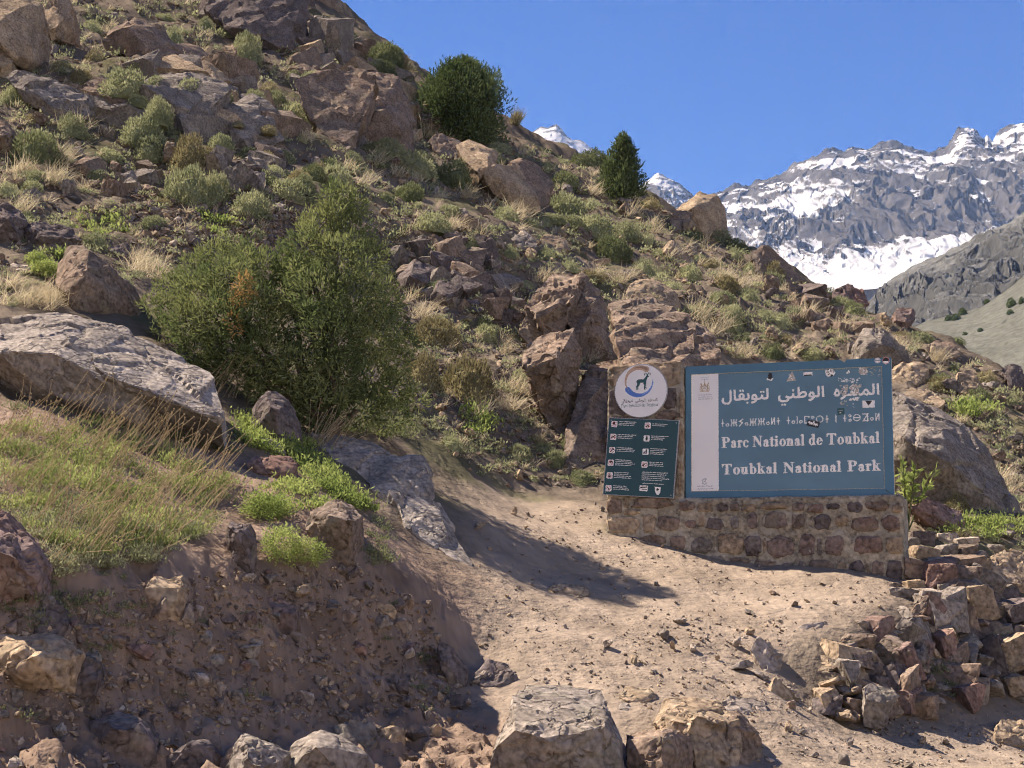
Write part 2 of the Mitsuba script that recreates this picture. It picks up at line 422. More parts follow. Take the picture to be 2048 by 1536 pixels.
def box(x0, x1, y0, y1, z0, z1, bev=0.0):
    if not bev:
        m = trimesh.creation.box((x1 - x0, y1 - y0, z1 - z0)); m.apply_translation(((x0 + x1) / 2, (y0 + y1) / 2, (z0 + z1) / 2)); return m
    P = [(x, y, z) for x in (x0 + bev, x1 - bev) for y in (y0 + bev, y1 - bev) for z in (z0, z1)] + [(x, y, z) for x in (x0, x1) for y in (y0 + bev, y1 - bev) for z in (z0 + bev, z1 - bev)] + \
        [(x, y, z) for x in (x0 + bev, x1 - bev) for y in (y0, y1) for z in (z0 + bev, z1 - bev)]
    return trimesh.Trimesh(P).convex_hull


def flat(geom, z0, depth=.0015):
    gs = [g for g in getattr(geom, 'geoms', [geom]) if g.area > 1e-9]
    ms = [trimesh.creation.extrude_polygon(g, depth, engine='earcut') for g in gs]
    m = trimesh.util.concatenate(ms); m.apply_translation((0, 0, z0)); return m


def rough_box(x0, x1, y0, y1, z0, z1, step, amp, seed):
    m = from_mani(manifold3d.Manifold.cube([x1 - x0, y1 - y0, z1 - z0]).translate([x0, y0, z0]).refine_to_length(step))
    v = np.array(m.vertices); n = np.array(m.vertex_normals)
    soften(m, 3); v = np.array(m.vertices)
    return tm(v + n * ((nfbm(v * 7, 4, seed) - .5) * 2 * amp)[:, None], m.faces)


wall = thing('masonry_wall', 'mortared rubble stone wall with a raised pillar at its left end, carrying the park signs', 'stone wall')
wput(wall, 'mortar', trimesh.util.concatenate([rough_box(-3.345, -.0, -.9, .985, -.55, -.012, .035, .016, 5)]), 'mortar', 40)
wput(wall, 'pillar', rough_box(-3.35, -2.44, .97, 2.535, -.52, -.014, .035, .018, 6), 'mortar', 40)
Z1 = lambda x, y: st(1180 + x / 3.0118, 680 + y / 3.0118)
STONES = [  # outlines on the wall face, as seen in an enlarged view of it; tone
    (97, 945, 190, 1050, 1), (238, 945, 515, 1015, 1), (193, 1018, 300, 1055, 0), (100, 1062, 300, 1165, 0), (312, 1045, 395, 1160, 0), (405, 1060, 540, 1150, 1), (200, 950, 232, 1010, 0),
    (530, 965, 640, 1030, 2), (645, 975, 740, 1035, 0), (765, 985, 835, 1035, 3), (843, 985, 900, 1030, 1), (910, 985, 1010, 1030, 0), (1020, 975, 1200, 1022, 0), (1213, 980, 1290, 1030, 2),
    (1305, 985, 1410, 1040, 2), (1422, 985, 1505, 1020, 3), (1545, 975, 1645, 1040, 3), (1660, 970, 1800, 1030, 1), (1815, 985, 1885, 1040, 0),
    (575, 1085, 640, 1130, 2), (695, 1070, 808, 1145, 3), (845, 1060, 902, 1140, 4), (950, 1038, 1005, 1142, 2), (1045, 1032, 1190, 1140, 2), (1212, 1048, 1290, 1135, 1), (1345, 1048, 1458, 1142, 3),
    (1475, 1050, 1560, 1120, 0), (1580, 1063, 1738, 1160, 2), (1752, 1055, 1872, 1150, 2), (655, 1052, 690, 1130, 0),
    (480, 1175, 575, 1260, 1), (595, 1190, 738, 1290, 4), (768, 1165, 922, 1290, 0), (930, 1178, 1030, 1310, 3), (1068, 1180, 1232, 1312, 2), (1252, 1172, 1358, 1302, 2), (1405, 1180, 1532, 1300, 2),
    (1580, 1180, 1762, 1292, 2), (1780, 1175, 1888, 1292, 0), (1365, 1190, 1398, 1300, 4), (300, 1172, 460, 1240, 1), (1040, 1190, 1062, 1290, 0),
    (1140, 1338, 1240, 1410, 4), (1308, 1320, 1475, 1428, 1), (1558, 1325, 1648, 1432, 3), (1690, 1330, 1772, 1450, 1), (1782, 1325, 1888, 1468, 3), (975, 1325, 1122, 1390, 1), (1250, 1330, 1300, 1420, 4),
    (1485, 1330, 1545, 1440, 0), (1655, 1340, 1684, 1440, 0), (830, 1305, 960, 1370, 1), (690, 1300, 815, 1345, 4),
    # pillar
    (112, 160, 330, 285, 0), (340, 155, 548, 275, 0), (108, 298, 250, 450, 3), (432, 286, 528, 416, 3), (392, 424, 536, 482, 1), (110, 456, 240, 560, 1), (538, 300, 562, 470, 0), (530, 500, 560, 700, 0), (528, 716, 558, 930, 0),
    (110, 580, 300, 760, 1), (320, 500, 520, 760, 4), (110, 775, 300, 930, 0), (315, 775, 515, 930, 1)]
rngw = np.random.default_rng(11)
for (x0, y0, x1, y1, tone) in STONES:
    (a, tb), (b, ta) = Z1(x0, y0), Z1(x1, y1)
    cx, cy, hw, hh = (a + b) / 2, (ta + tb) / 2, abs(b - a) / 2, abs(tb - ta) / 2
    ex = rngw.uniform(.42, .8); k = 16; th = np.arange(k) * 2 * np.pi / k + .1
    sq = np.stack([np.sign(np.cos(th)) * np.abs(np.cos(th)) ** ex, np.sign(np.sin(th)) * np.abs(np.sin(th)) ** ex], 1) * rngw.uniform(.80, 1.10, (k, 1))
    dome = rngw.uniform(.002, .014)
    rings = [(1.03, -.06), (1.0, -.008), (.93, dome * .7), (.6, dome)]
    V = np.vstack([np.column_stack([cx + sq[:, 0] * hw * s, cy + sq[:, 1] * hh * s, np.full(k, z)]) for s, z in rings] + [[[cx, cy, dome * 1.1]]])
    V[2 * k:, 2] += rngw.normal(0, .005, len(V) - 2 * k)
    F = [(r * k + i, r * k + (i + 1) % k, (r + 1) * k + (i + 1) % k) for r in range(3) for i in range(k)] + [(r * k + i, (r + 1) * k + (i + 1) % k, (r + 1) * k + i) for r in range(3) for i in range(k)] + \
        [(3 * k + i, 3 * k + (i + 1) % k, 4 * k) for i in range(k)]
    wput(wall, 'stone', (V, F), ('rock_tan', 'rock_brown', 'rock_masonry', 'rock_dark', 'rock_grey')[tone], 50)
for (x0, x1, yy) in [(-3.33, -3.0, 2.53), (-2.98, -2.72, 2.545), (-2.7, -2.46, 2.55)]:      # capping stones of the pillar
    wput(wall, 'capping_stone', rough_box(x0, x1, yy - .07, yy + .03, -.5, .004, .05, .018, int(x0 * 100) % 50 + 60), 'rock_tan', 40)

# the big sign board
SZ = -.085
sign = thing('park_sign', 'large blue framed sign board with white lettering in four lines and torn stickers', 'sign')
X0, X1, Y0, Y1 = -2.428, -.098, .988, 2.522
wput(sign, 'box', box(X0 + .004, X1 - .004, Y0 + .004, Y1 - .004, SZ - .12, SZ - .022), 'sign_edge')
fr = .085
frame = shapely.box(X0, Y0, X1, Y1).difference(shapely.box(X0 + .065, Y0 + .075, X1 - .10, Y1 - .095))
wput(sign, 'frame', trimesh.util.concatenate([flat(frame, SZ - .02, .022)]), 'sign_frame')
wput(sign, 'panel', box(X0 + .05, X1 - .08, Y0 + .06, Y1 - .08, SZ - .019, SZ - .006), 'sign_blue')
inner = shapely.box(X0 + .065, Y0 + .075, X1 - .10, Y1 - .095)
wput(sign, 'trim', flat(inner.difference(inner.buffer(-.005)), SZ - .005, .006), 'sign_edge')
PZ = SZ - .005                                      # the printed sheets lie just proud of the panel
Zs = lambda x, y: st(1360 + x / 4.6545, 700 + y / 4.6545, SZ)
(sx0, sy1), (sx1, sy0) = Zs(97, 212), Zs(361, 1316)
wput(sign, 'white_strip', flat(shapely.box(sx0 + .004, sy0, sx1, sy1), PZ, .0015), 'strip_white')


# bold serif letters built from strokes: unit capital height
def _serif_font():
    B, E, U = shapely.box, (lambda x, y, a, b: shapely.affinity.scale(shapely.Point(x, y).buffer(1, 24), a, b)), shapely.union_all
    pol = lambda *p: shapely.Polygon(p)
    s = .05
    stem = lambda x, y0, y1, w=.2: B(x, y0, x + w, y1)
    foot = lambda x, w, y: B(x, y, x + w, y + s)
    slab = lambda x, w, y: U([B(x, y, x + w, y + s)])
    flag = lambda x, y: pol((x - .13, y - .07), (x + .02, y), (x + .02, y - .13), (x - .13, y - .11))       # slanted head serif of small letters
    ring = lambda x, y, a, b, ai, bi: E(x, y, a, b).difference(E(x, y, ai, bi))
    XH = .66
    g = {}
    bowlP = U([E(.42, .735, .34, .265), B(.2, .47, .42, 1)]).difference(U([E(.40, .735, .155, .205), B(.3, .53, .40, .94)]))
    g['P'] = (U([stem(.12, 0, 1, .21), foot(.0, .46, 0), foot(.0, .3, 1 - s), bowlP]), .80)
    g['T'] = (U([stem(.33, 0, 1, .21), foot(.2, .47, 0), B(.02, 1 - s * 1.2, .85, 1), pol((.02, 1), (.02, .70), (.06, .70), (.13, .86), (.25, .94), (.25, 1)), pol((.85, 1), (.85, .70), (.81, .70), (.74, .86), (.62, .94), (.62, 1))]), .90)
    g['N'] = (U([stem(.14, 0, 1, .06), stem(.72, 0, 1, .06), pol((.04, 1), (.30, 1), (.78, .28), (.78, -.02), (.74, -.02), (.16, .86)), foot(.02, .3, 0), foot(.02, .25, 1 - s), foot(.6, .3, 1 - s)]), .94)
    g['a'] = (U([stem(.26, .08, .50, .18), ring(.26, .46, .19, .20, .03, .145).intersection(B(.05, .46, .46, .7)), E(.12, .50, .09, .085), ring(.20, .18, .17, .20, .065, .135).intersection(B(0, -.1, .30, .5)), B(.2, .31, .30, .37), pol((.26, .12), (.30, 0), (.42, -.01), (.52, .08), (.52, .12), (.44, .1))]), .52)
    g['r'] = (U([stem(.10, 0, XH, .18), flag(.12, XH), foot(.02, .34, 0), pol((.26, .42), (.34, .56), (.34, .66), (.27, .62)), E(.39, .565, .095, .10)]), .48)
    g['c'] = (U([ring(.27, .32, .26, .345, .10, .29).difference(B(.30, .16, .6, .46)), E(.42, .49, .085, .085), pol((.3, -.02), (.5, .14), (.46, .17), (.3, .06))]), .50)
    g['t'] = (U([stem(.10, .1, .86, .18), B(.0, XH - .055, .38, XH), pol((.10, XH), (.10, .70), (.28, .9), (.28, XH)), pol((.1, .14), (.14, .0), (.26, -.02), (.40, .08), (.40, .13), (.28, .08), (.28, .2))]), .40)
    g['i'] = (U([stem(.08, 0, XH, .18), flag(.1, XH), foot(.0, .34, 0), E(.17, .86, .105, .105)]), .37)
    g['o'] = (ring(.29, .32, .28, .345, .105, .29), .58)
    g['n'] = (U([stem(.08, 0, XH, .18), flag(.1, XH), foot(.0, .33, 0), ring(.36, .45, .20, .215, .03, .15).intersection(B(.2, .45, .6, .7)), stem(.38, 0, .46, .18), foot(.32, .31, 0)]), .66)
    g['l'] = (U([stem(.08, 0, 1.02, .18), foot(.0, .34, 0), pol((-.02, .94), (.1, 1.02), (.1, .9), (-.02, .9))]), .36)
    g['d'] = (U([ring(.25, .32, .245, .345, .095, .28), stem(.33, .04, 1.02, .18), pol((.22, .94), (.35, 1.02), (.35, .9), (.22, .9)), pol((.4, 0), (.6, .03), (.6, .07), (.5, .09), (.4, .1))]), .62)
    g['e'] = (U([ring(.27, .32, .26, .345, .105, .29).difference(B(.30, .14, .6, .33)), B(.1, .325, .53, .375), pol((.3, -.02), (.5, .14), (.46, .17), (.3, .06))]), .53)
    g['u'] = (U([stem(.08, .2, XH, .18), foot(-.02, .2, XH - s), ring(.27, .20, .19, .215, .04, .15).intersection(B(0, -.1, .4, .2)), stem(.38, 0, XH, .18), foot(.28, .2, XH - s), B(.5, 0, .64, s)]), .66)
    g['b'] = (U([stem(.08, .0, 1.02, .18), pol((-.02, .94), (.1, 1.02), (.1, .9), (-.02, .9)), ring(.34, .32, .245, .345, .095, .28)]), .61)
    g['k'] = (U([stem(.08, 0, 1.02, .18), foot(.0, .33, 0), pol((-.02, .94), (.1, 1.02), (.1, .9), (-.02, .9)), pol((.24, .30), (.44, .62), (.50, .62), (.34, .38), (.24, .24)), pol((.30, .36), (.40, .44), (.62, .03), (.44, .03)), foot(.38, .29, 0), foot(.36, .26, XH - s)]), .68)
    return {k: (v[0].buffer(.014), v[1] + .02) for k, v in g.items()}


SERIF = _serif_font()


def serif_line(text, x0, y0, x1, y1, h, space=.30):
    w, out = 0, []
    for ch in text:
        if ch == ' ': w += space; continue
        g, adv = SERIF[ch]
        out.append(shapely.affinity.translate(g, w)); w += adv + .035
    k = (x1 - x0) / w
    sh = (y1 - y0) / w
    return shapely.affinity.affine_transform(shapely.union_all(out), [k, 0, sh, h, x0, y0])


wput(sign, 'lettering', flat(serif_line('Parc National de Toubkal', *Zs(387, 911), *Zs(1866, 863), .123), PZ), 'print_white', label='white serif words Parc National de Toubkal')
wput(sign, 'lettering', flat(serif_line('Toubkal National Park', *Zs(388, 1159), *Zs(1876, 1121), .119, .42), PZ), 'print_white', label='white serif words Toubkal National Park')

AR_BOLD = [[[1391,0,1388,102,1408,102,1411,0]],[[1078,-32,1072,-15,1092,-6,1103,5,1106,13,1106,22,1097,45,1114,53,1116,53,1120,45,1126,25,1128,22,1135,19,1152,20,1158,25,1164,48,1182,45,1180,27,1183,22,1192,19,1208,20,1213,25,1217,47,1221,48,1236,45,1234,29,1238,21,1255,19,1261,23,1272,44,1281,53,1289,57,1300,58,1309,55,1315,50,1326,28,1332,21,1338,19,1349,20,1352,25,1350,102,1370,102,1372,19,1369,10,1357,1,1333,-1,1319,5,1310,-2,1298,-3,1283,3,1275,10,1268,2,1259,-1,1236,0,1228,4,1224,9,1218,3,1211,0,1189,-1,1177,3,1170,10,1164,4,1149,-1,1134,-1,1123,4,1117,-9,1107,-19,1082,-32],[1284,27,1287,22,1298,16,1304,16,1307,19,1305,29,1297,39,1290,38,1284,31]],[[1215,69,1216,78,1222,83,1231,82,1236,76,1235,67,1229,62,1220,63]],[[1175,68,1177,78,1182,81,1190,80,1195,72,1194,66,1188,61,1178,63]],[[1151,68,1153,78,1158,81,1166,80,1171,72,1170,66,1164,61,1154,63]],[[1097,74,1098,83,1104,88,1113,87,1118,81,1117,72,1111,67,1102,68]],[[1015,18,1015,29,1018,38,1030,54,1026,60,1040,75,1058,59,1067,47,1072,33,1070,15,1062,4,1054,0,1036,-1,1022,5],[1036,23,1040,18,1047,18,1054,24,1053,34,1045,44,1036,35]],[[912,0,909,102,929,102,932,0]],[[789,-14,812,-9,823,-3,823,-1,812,-1,800,3,794,9,792,15,793,31,798,42,807,52,813,55,826,56,835,52,846,37,849,19,866,19,872,22,873,55,871,102,891,102,893,19,890,10,878,1,868,-1,846,-1,840,-13,832,-21,822,-27,809,-31,793,-32],[813,21,817,18,829,18,828,29,823,35,818,35,813,31]],[[520,-3,521,17,527,34,544,28,540,14,540,2,542,-3,547,-8,563,-13,589,-12,602,-6,603,0,599,4,586,9,591,29,612,21,636,19,641,21,644,25,649,48,667,45,665,29,669,21,677,19,691,19,696,28,694,102,713,102,715,49,733,60,744,63,756,63,770,57,776,50,779,42,780,31,776,18,767,9,759,5,730,-1,673,-1,662,2,654,9,649,3,642,0,623,-1,622,-11,616,-20,605,-27,588,-32,558,-33,541,-29,533,-25,525,-17],[715,20,730,19,750,22,759,28,760,36,752,43,740,42,728,35]],[[646,69,647,78,653,83,662,82,667,76,666,67,660,62,651,63]],[[572,-56,574,-49,579,-45,589,-47,592,-52,590,-62,585,-65,577,-64]],[[548,-58,550,-48,555,-45,563,-46,568,-54,567,-60,561,-65,551,-63]],[[275,-14,298,-9,309,-3,309,-1,298,-1,286,3,280,9,278,15,279,31,284,42,293,52,302,56,315,55,327,46,334,31,335,19,352,19,359,21,365,29,369,48,387,45,385,27,388,22,397,19,413,20,416,25,414,102,434,102,436,19,433,10,427,4,411,-1,394,-1,382,3,374,10,373,7,363,1,354,-1,332,-1,326,-13,318,-21,303,-29,289,-32,279,-32],[299,21,303,18,315,18,315,25,313,31,309,35,302,34,298,28]],[[380,68,382,78,387,81,395,80,400,72,399,66,393,61,383,63]],[[356,68,358,78,363,81,371,80,376,72,375,66,369,61,359,63]],[[120,16,117,102,136,102,139,30,142,21,148,19,168,19,162,32,163,47,167,55,173,61,188,67,200,66,209,61,215,54,218,47,219,37,216,25,212,19,240,20,244,24,244,37,237,61,257,66,264,37,264,22,262,15,253,4,236,-1,206,0,192,4,165,-1,143,-1,133,1,124,7],[183,32,189,24,198,31,199,40,195,47,188,48,183,44]],[[234,-20,237,-15,247,-13,253,-19,253,-28,247,-33,241,-33,236,-30]],[[193,88,195,95,200,99,210,97,213,92,211,82,206,79,198,80]],[[169,86,170,94,176,99,184,98,189,90,188,84,182,79,172,81]],[[8,-3,8,11,11,24,15,33,18,33,32,28,28,13,28,1,35,-10,46,-14,59,-14,71,-10,76,-5,81,12,78,102,98,102,101,32,100,9,95,-9,87,-21,79,-27,66,-32,39,-32,20,-24,12,-15]]]
AR_REG = [[[1308,0,1306,101,1319,101,1322,0]],[[1014,-32,1010,-20,1030,-11,1042,2,1045,11,1045,21,1035,43,1047,49,1053,40,1060,18,1067,13,1082,13,1089,17,1096,42,1108,40,1105,21,1110,14,1134,13,1139,15,1142,19,1146,40,1148,42,1160,39,1158,19,1161,15,1167,13,1181,13,1188,21,1198,41,1206,49,1216,53,1222,53,1232,48,1250,15,1255,13,1268,13,1272,15,1274,20,1271,101,1285,101,1288,20,1285,9,1278,2,1267,-1,1252,-1,1240,5,1235,0,1229,-3,1220,-3,1206,3,1197,11,1191,3,1182,-1,1161,0,1151,7,1139,0,1115,-1,1104,2,1098,8,1093,3,1081,-1,1066,-1,1056,4,1051,-9,1043,-18,1019,-32],[1204,27,1213,14,1219,11,1228,11,1231,14,1229,27,1224,36,1220,39,1213,38,1207,32]],[[1141,61,1141,67,1146,72,1152,72,1157,67,1157,61,1152,56,1146,56]],[[1102,61,1102,67,1107,72,1113,72,1118,67,1118,61,1113,56,1107,56]],[[1082,61,1082,67,1087,72,1093,72,1098,67,1098,61,1093,56,1087,56]],[[1031,70,1031,76,1036,81,1042,81,1047,76,1047,70,1042,65,1036,65]],[[959,18,961,34,968,46,976,53,973,60,982,69,999,53,1008,38,1010,31,1008,14,997,2,978,0,966,5],[974,32,975,17,980,14,989,14,993,15,998,22,998,30,994,39,986,47,979,41]],[[860,0,858,101,871,101,874,0]],[[747,-22,748,-18,759,-17,771,-13,781,-4,781,-1,768,-1,757,3,754,5,750,13,751,28,755,37,761,44,768,48,782,48,792,41,798,28,799,13,819,13,824,15,826,20,826,38,823,101,837,101,840,20,835,6,830,2,819,-1,797,-1,792,-13,783,-22,766,-30,750,-32],[765,17,771,13,785,13,785,22,781,32,776,35,768,33,764,25]],[[492,-6,493,12,499,27,510,23,506,9,506,-3,509,-9,516,-15,531,-19,547,-19,565,-15,574,-9,576,-1,572,3,556,9,559,22,583,14,604,13,611,19,616,42,629,39,627,19,630,15,636,13,653,13,658,21,655,101,669,101,671,36,691,50,704,54,715,54,727,49,733,42,736,33,736,25,732,15,728,10,718,4,696,-1,635,-1,625,2,619,7,608,0,589,-1,588,-12,579,-22,568,-28,552,-32,530,-33,512,-29,497,-18],[670,14,693,13,713,17,721,23,722,32,719,37,714,40,703,40,696,38,685,31]],[[610,61,610,67,615,72,621,72,626,67,626,61,621,56,615,56]],[[539,-56,539,-50,544,-45,550,-45,555,-50,555,-56,550,-61,544,-61]],[[518,-56,518,-50,523,-45,530,-46,533,-50,533,-56,528,-61,521,-60]],[[261,-22,262,-18,273,-17,285,-13,295,-4,295,-1,282,-1,271,3,268,5,264,13,265,28,269,37,275,44,282,48,296,48,306,41,312,28,313,13,334,13,341,16,345,23,349,42,361,40,358,21,361,15,368,13,387,13,392,15,394,20,394,38,391,101,405,101,408,20,406,11,401,4,387,-1,368,-1,357,2,351,8,346,3,339,0,311,-1,306,-13,297,-22,286,-28,264,-32],[278,18,285,13,299,13,299,22,295,32,290,35,282,33,278,25]],[[355,61,355,67,360,72,366,72,371,67,371,61,366,56,360,56]],[[335,61,335,67,340,72,346,72,351,67,351,61,346,56,340,56]],[[115,20,112,101,126,101,129,26,130,19,134,14,164,13,156,28,157,42,162,51,171,58,187,60,200,52,206,39,206,28,198,13,231,14,235,19,235,30,228,55,242,59,249,33,249,19,247,12,240,4,225,-1,205,-1,179,3,163,-1,136,-1,123,3,117,11],[170,29,177,18,182,18,187,21,192,29,192,37,188,44,184,46,176,45,171,39]],[[224,-18,229,-13,235,-13,240,-18,240,-24,235,-29,229,-29,224,-24]],[[183,85,188,90,194,90,199,85,199,79,194,74,188,74,183,79]],[[163,85,166,89,173,90,178,85,178,79,175,75,168,74,163,79]],[[8,-5,9,13,15,28,26,24,22,10,22,-2,25,-9,32,-15,42,-18,58,-18,69,-14,75,-8,79,1,81,15,78,101,92,101,95,20,92,-2,85,-17,77,-25,69,-29,57,-32,41,-32,21,-25,11,-14]]]


def arabic(data, x0, y0, x1, y1, h):
    gs = [shapely.Polygon(np.reshape(q[0], (-1, 2)), [np.reshape(i, (-1, 2)) for i in q[1:]]).buffer(0) for q in data]
    g = shapely.union_all(gs); a, b, c, d = g.bounds
    g = shapely.affinity.translate(g, -a, 0)
    k = (x1 - x0) / (c - a)
    return shapely.affinity.affine_transform(g, [k, 0, (y1 - y0) / (c - a), h / 100.0, x0, y0])


wput(sign, 'lettering', flat(arabic(AR_BOLD, *Zs(388, 477), *Zs(1856, 415), .126), PZ), 'print_white', label='white Arabic words for the name of the park')


def tifinagh():
    """Letters from straight strokes and circles, capital height 1: the park's name."""
    L = lambda *p: shapely.LineString(p).buffer(.062, cap_style='flat', join_style='mitre')
    O = lambda x, y, r: shapely.Point(x, y).buffer(r + .055).difference(shapely.Point(x, y).buffer(r - .055))
    U = shapely.union_all
    def yaz(): return U([L((.42, 0), (.42, 1)), L((.05, .5), (.8, .5)), L((.06, 1), (.06, .86), (.2, .5)), L((.78, 1), (.78, .86), (.64, .5)), L((.06, 0), (.06, .14), (.2, .5)), L((.78, 0), (.78, .14), (.64, .5))]), .86
    G = {'t': lambda: (U([L((.22, 0), (.22, 1)), L((0, .5), (.44, .5))]), .46), 'a': lambda: (O(.2, .25, .17), .42), 'z': yaz, 'y': lambda: (L((.55, 1), (.1, .62), (.5, .5), (.05, .0)), .6),
         'l': lambda: (U([L((.06, 0), (.06, 1)), L((.44, 0), (.44, 1)), L((.44, 1), (.06, 0))]), .5), 'n': lambda: (L((.06, 0), (.06, 1)), .12), 'm': lambda: (U([L((.06, 0), (.06, 1)), L((0, .94), (.6, .94), (.6, .74)), L((0, .06), (.6, .06), (.6, .26))]), .68),
         'u': lambda: (U([O(.2, .2, .14), O(.2, .78, .14)]), .4), 'r': lambda: (O(.46, .5, .41), .94), 'b': lambda: (U([O(.46, .5, .41), L((.05, .5), (.87, .5))]), .94), 'q': lambda: (L((.0, .94), (.7, .94), (.08, .06), (.7, .06), (.64, .0), (.64, 1)), .76)}
    w, out = 0, []
    for ch in 'tazyazzalt tanamurt n tuqal'.replace('tuq', 'tubq'):
        if ch == ' ': w += .62; continue
        g, adv = G[ch](); out.append(shapely.affinity.translate(g, w)); w += adv + .2
    return U(out), w


_tg, _tw = tifinagh()
(_a, _b), (_c, _d) = Zs(380, 716), Zs(1872, 655)
wput(sign, 'lettering', flat(shapely.affinity.affine_transform(_tg, [(_c - _a) / _tw, 0, (_d - _b) / _tw, .085, _a, _b]), PZ), 'print_white', label='white Tifinagh letters in one line')

rs = np.random.default_rng(5)


def blob(cx, cy, w, h, n=16, rag=.35, rot=0.0):
    th = np.arange(n) * 2 * np.pi / n
    r = 1 - rs.uniform(0, rag, n)
    g = shapely.Polygon(np.stack([np.cos(th) * r * w / 2, np.sin(th) * r * h / 2], 1))
    return shapely.affinity.translate(shapely.affinity.rotate(g.buffer(0), rot, origin=(0, 0)), cx, cy)


def card(cx, cy, w, h, rot=0.0):
    return shapely.affinity.translate(shapely.affinity.rotate(shapely.box(-w / 2, -h / 2, w / 2, h / 2), rot, origin=(0, 0)), cx, cy)


def fragments(cx, cy, w, h, n, s):
    return shapely.union_all([blob(cx + rs.uniform(-.5, .5) * w, cy + rs.uniform(-.5, .5) * h, s * rs.uniform(.4, 1.3), s * rs.uniform(.3, 1), 9, .6) for _ in range(n)])


KX = .00121      # metres per pixel of the enlarged view
stick = lambda g, mat, lab, z=.0015: wput(sign, 'sticker', flat(g, PZ + z, .0012), mat, label=lab)
c = Zs(840, 245); stick(blob(c[0], c[1] - .03, .085, .05, 14, .3), 'print_white', 'white base of a dark sticker'); stick(blob(c[0], c[1], .062, .10, 16, .35), 'print_black', 'dark torn sticker on the upper edge', .003)
c = Zs(1035, 250); stick(shapely.Polygon([(c[0] - .055, c[1] - .05), (c[0] + .055, c[1] - .045), (c[0] + .01, c[1] + .07)]), 'sticker_worn', 'worn triangular sticker'); stick(fragments(*c, .07, .07, 7, .03), 'print_white', 'pale torn flecks', .003)
c = Zs(1190, 222); stick(card(*c, .10, .042, 2), 'print_white', 'small white label sticker'); stick(card(c[0], c[1] - .015, .085, .012, 2), 'print_black', 'dark line on the label sticker', .003)
c = Zs(1400, 208); stick(blob(*c, .125, .11, 20, .4), 'print_white', 'jagged white sticker with dark letters')
gas = shapely.union_all([shapely.box(-.04, .0, -.015, .006), shapely.box(-.04, .0, -.034, .035), shapely.box(-.04, .03, -.016, .035), shapely.box(-.02, .0, -.015, .016), shapely.Polygon([(-.008, 0), (.002, .035), (.008, .035), (.017, 0), (.011, 0), (.005, .024), (-.002, 0)]),
                         shapely.LineString([(.042, .032), (.024, .03), (.026, .018), (.04, .016), (.038, .002), (.022, .003)]).buffer(.0028), shapely.LineString([(-.03, -.012), (-.02, -.03), (-.01, -.012), (0, -.03)]).buffer(.003), shapely.Point(.016, -.035).buffer(.012)])
stick(shapely.affinity.translate(gas, *c), 'print_black', 'dark letters on the jagged sticker', .003)
c = Zs(1530, 166); stick(fragments(*c, .05, .012, 4, .03), 'print_white', 'white scraps of a torn sticker'); c = Zs(1570, 207); stick(fragments(*c, .05, .035, 6, .035), 'print_white', 'white scraps of a torn sticker')
c = Zs(1705, 196); stick(blob(*c, .12, .105, 18, .25), 'sticker_worn', 'round sticker worn to grey'); stick(fragments(*c, .10, .09, 16, .022), 'print_white', 'white scraps of a torn sticker', .003)
c = Zs(1820, 198); stick(fragments(*c, .12, .11, 14, .026), 'sticker_worn', 'grey scraps of a torn sticker')
c = Zs(1515, 280); stick(fragments(*c, .10, .04, 14, .032), 'print_white', 'white scraps of a torn sticker'); c = Zs(1630, 283); stick(fragments(*c, .12, .05, 14, .036), 'print_white', 'white scraps of a torn sticker')
c = Zs(1520, 375); stick(fragments(*c, .09, .12, 20, .05), 'sticker_worn', 'brownish glue patch over the Arabic word', .003); c = Zs(1630, 365); stick(fragments(*c, .12, .10, 22, .05), 'sticker_worn', 'brownish glue patch over the Arabic word', .003)
c = Zs(1625, 375); stick(fragments(*c, .10, .12, 16, .03), 'print_white', 'white scraps of a torn sticker', .0045)
c = Zs(1630, 452); stick(fragments(*c, .11, .04, 14, .036), 'print_white', 'white scraps of a torn sticker'); c = Zs(1520, 490); stick(fragments(*c, .08, .06, 9, .035), 'sticker_worn', 'grey scraps of a torn sticker'); c = Zs(1610, 515); stick(fragments(*c, .02, .04, 4, .02), 'print_white', 'white scraps of a torn sticker')
c = Zs(1755, 503); stick(card(*c, .135, .08, 0), 'print_white', 'white sticker with a black triangle'); stick(shapely.Polygon([(c[0] - .035, c[1] + .038), (c[0] + .04, c[1] + .036), (c[0], c[1] - .02)]), 'print_black', 'black triangle on a white sticker', .003)
c = Zs(1497, 571); stick(card(*c, .078, .074, 2), 'logo_teal', 'dark square sticker'); stick(card(c[0], c[1] + .012, .05, .008, 2), 'print_grey', 'pale line on the dark sticker', .003); stick(shapely.Point(c[0] - .005, c[1] - .015).buffer(.008), 'print_white', 'pale dot on the dark sticker', .003)
c = Zs(1240, 686); stick(card(*c, .138, .07, -14), 'print_black', 'tilted black sticker with white script')
scr = shapely.affinity.rotate(shapely.LineString([(-.055, 0), (-.045, .02), (-.035, -.01), (-.02, .012), (-.018, -.012), (0, .01), (.004, .024), (.01, -.012), (.02, .006), (.03, -.018), (.042, .008), (.05, -.01)]).buffer(.0055), -14, origin=(0, 0))
stick(shapely.affinity.translate(scr, *c), 'print_white', 'white script on the black sticker', .003)
FZ = SZ + .002
